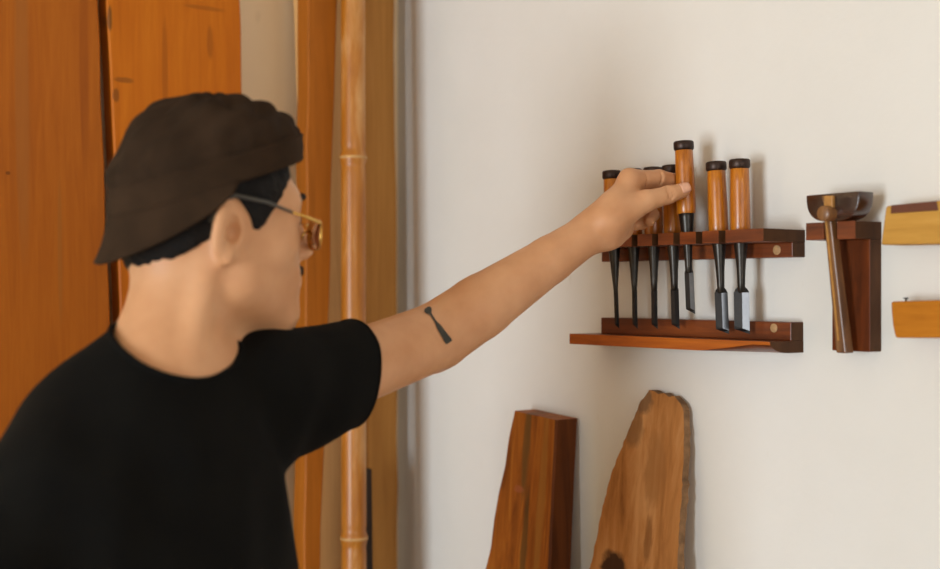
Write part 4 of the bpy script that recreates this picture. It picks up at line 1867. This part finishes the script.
def cap():
    c0 = -0.002
    a, b = 0.1000, 0.0865
    n = 72
    SLOPE = 0.335

    def zb(f):
        return 0.0435 + (f - c0) * SLOPE

    def ringpt(th, sc, z_fn, grow_=0.0):
        f = c0 + (a * sc + grow_) * math.cos(th)
        l = (b * sc + grow_) * math.sin(th)
        return f, l
    band_h = 0.030
    # band
    vs, fs = [], []
    rows = [(0.0, 0.0010), (0.06, 0.0028), (0.12, 0.0034), (0.16, 0.0026), (0.5, 0.0036), (0.84, 0.0030), (0.88, 0.0038), (0.96, 0.0034), (1.0, 0.0004)]
    for (t, g) in rows:
        for i in range(n):
            th = 2 * math.pi * i / n
            f, l = ringpt(th, 1.0 - 0.012 * t, None, g)
            vs.append(hp(f, l, zb(f) + band_h * t))
    m = len(rows)
    for j in range(m - 1):
        for i in range(n):
            k = (i + 1) % n
            fs.append((j * n + i, j * n + k, (j + 1) * n + k, (j + 1) * n + i))
    root = None
    # crown
    cv, cf = [], []
    M_ = 30
    ztop = 0.1425
    for j in range(M_ + 1):
        t = j / M_
        ang = t * math.pi / 2
        sc = max(0.0, math.cos(ang)) ** 0.95
        h = math.sin(ang) ** 0.95
        for i in range(n):
            th = 2 * math.pi * i / n
            bul = 1.0 + 0.02 * math.sin(ang * 2) + 0.045 * math.exp(-((t - 0.10) / 0.07) ** 2) * (0.5 - 0.5 * math.cos(th)) * (1 if t > 0.03 else t / 0.03)
            f = c0 + a * sc * bul * math.cos(th)
            l = b * sc * bul * math.sin(th)
            z0 = zb(c0 + a * math.cos(th)) + band_h * 0.8
            # the crown leans back: full at the rear, sloping at the brow
            top = ztop - 0.012 * max(0, (f - c0) / a) ** 2 - 0.006 * max(0, -(f - c0) / a) ** 2
            z = z0 + (top - z0) * h
            wv = 0.0030 * math.sin(th * 5 + t * 9) * math.sin(t * math.pi) + 0.0026 * math.sin(th * 11 - t * 17) * math.sin(t * math.pi)
            # pleats gathered above the band
            wv += 0.0018 * math.sin(th * 21 + 2 * math.sin(th * 3)) * math.exp(-((t - 0.12) / 0.12) ** 2)
            # panel seams
            for q in range(6):
                dth = (th - (q + 0.5) * math.pi / 3 + math.pi) % (2 * math.pi) - math.pi
                wv -= 0.0026 * math.exp(-(dth * sc / 0.045) ** 2) * (1 if t < 0.97 else 0)
            p = hp(f, l, z)
            nrm = HF * (math.cos(th) * math.cos(ang)) + HL * (math.sin(th) * math.cos(ang)) + UP * math.sin(ang)
            cv.append(p + nrm * wv)
    for j in range(M_):
        for i in range(n):
            k = (i + 1) % n
            cf.append((j * n + i, j * n + k, (j + 1) * n + k, (j + 1) * n + i))
    crown = link('cap', mesh('cap', cv, cf), M_CAP, PERSON, 180)
    md = crown.modifiers.new('thick', 'SOLIDIFY')
    md.thickness = 0.0015
    crown['label'] = 'dark brown cap worn back to front'
    bo = link('cap_band', mesh('cap_band', vs, fs), M_BAND, crown, 180)
    md = bo.modifiers.new('thick', 'SOLIDIFY')
    md.thickness = 0.0015
    # brim over the nape: springs from the rear half of the band and curves down
    bv, bf = [], []
    K = 40
    R_ = 9
    for r_ in range(R_):
        s = r_ / (R_ - 1)
        for i in range(K + 1):
            u = i / K * 2 - 1
            th = math.pi + u * math.radians(89)
            f, l = ringpt(th, 1.0, None, 0.001)
            w_ = (max(0, math.cos(u * math.pi / 2)) ** 0.55)
            drop = 0.062 * w_ * s - 0.012 * s * s * w_
            outw = 0.014 * w_ * s ** 1.4
            dv = np.array((math.cos(th), math.sin(th) * 0.55))
            f2, l2 = f + dv[0] * outw, l + dv[1] * (outw * 0.6 + 0.006 * s)
            bv.append(hp(f2, l2, zb(f) + 0.003 - drop))
    for r_ in range(R_ - 1):
        for i in range(K):
            bf.append((r_ * (K + 1) + i, r_ * (K + 1) + i + 1, (r_ + 1) * (K + 1) + i + 1, (r_ + 1) * (K + 1) + i))
    br = link('cap_brim', mesh('cap_brim', bv, bf), M_BAND, crown, 180)
    md = br.modifiers.new('thick', 'SOLIDIFY')
    md.thickness = 0.003
    md.offset = 0
    link('cap_button', lathe('cap_button', hp(c0 - 0.0, 0, ztop - 0.003), UP, [(0, 0.007), (0.003, 0.0065), (0.005, 0.003)], 14), M_CAP, crown, 180)


cap()

# ---- eyeglasses
M_GOLD = plain('gold_wire', (214, 172, 92), 0.25, 1.0, noise=0.05)
M_TEMPLE = plain('grey_temple_tip', (74, 70, 64), 0.35, 0.3, noise=0.05)
mL, ntL, bL = newmat('brown_lens')
bL.inputs['Base Color'].default_value = lin((150, 92, 58))
bL.inputs['Transmission Weight'].default_value = 0.9
bL.inputs['Roughness'].default_value = 0.02
bL.inputs['IOR'].default_value = 1.08


def glasses():
    g = None
    rims = []
    bridge = tube('eyeglasses', [hp(0.1075, -0.011, 0.006), hp(0.1115, -0.005, 0.009), hp(0.1115, 0.005, 0.009), hp(0.1075, 0.011, 0.006)], 0.0011, 8)
    g = link('eyeglasses', bridge, M_GOLD, PERSON, 180)
    g['label'] = 'gold framed eyeglasses with brown lenses'
    for s in (-1, 1):
        pts = []
        for i in range(36):
            t = 2 * math.pi * i / 36
            y = 0.0225 * math.copysign(abs(math.cos(t)) ** 0.8, math.cos(t))
            z = 0.0165 * math.copysign(abs(math.sin(t)) ** 0.8, math.sin(t))
            l = 0.0345 + y
            pts.append(hp(0.1085 - 0.10 * (l - 0.012) * 0.9 - 3.0 * max(0, l - 0.03) ** 2 - 0.05 * (0.004 - z) * 0.5, s * l, -0.004 + z))
        link('rim', tube('rim', pts, 0.0012, 8, True), M_GOLD, g, 180)
        cen = sum(pts) / len(pts)
        off = HF * 0.0007
        v = [cen + off] + [p + off for p in pts] + [cen - off] + [p - off for p in pts]
        m = len(pts)
        f = []
        for i in range(m):
            k = (i + 1) % m
            f += [(0, 1 + i, 1 + k), (m + 1, m + 2 + k, m + 2 + i), (1 + i, m + 2 + i, m + 2 + k, 1 + k)]
        link('lens', mesh('lens', v, f), mL, g, 180)
        hinge = hp(0.098, s * 0.061, 0.008)
        mid_ = hp(0.062, s * 0.0715, 0.017)
        link('hinge_arm', tube('hinge_arm', [hp(0.1005, s * 0.056, 0.004), hp(0.1005, s * 0.0595, 0.007), hinge, hp(0.085, s * 0.0665, 0.0115), mid_],
                               [0.0016, 0.0019, 0.0019, 0.0017, 0.0015], 8), M_GOLD, g, 180)
        link('temple', tube('temple', [mid_, hp(0.03, s * 0.0795, 0.026), hp(-0.005, s * 0.0835, 0.031), hp(-0.022, s * 0.081, 0.022), hp(-0.030, s * 0.077, 0.004)],
                            [0.0016, 0.002, 0.002, 0.0022, 0.002], 8), M_TEMPLE, g, 180)
        link('nose_pad', tube('nose_pad', [hp(0.1065, s * 0.013, 0.001), hp(0.103, s * 0.0105, -0.003), hp(0.102, s * 0.0105, -0.008)], 0.0015, 6), M_GOLD, g, 180)


glasses()
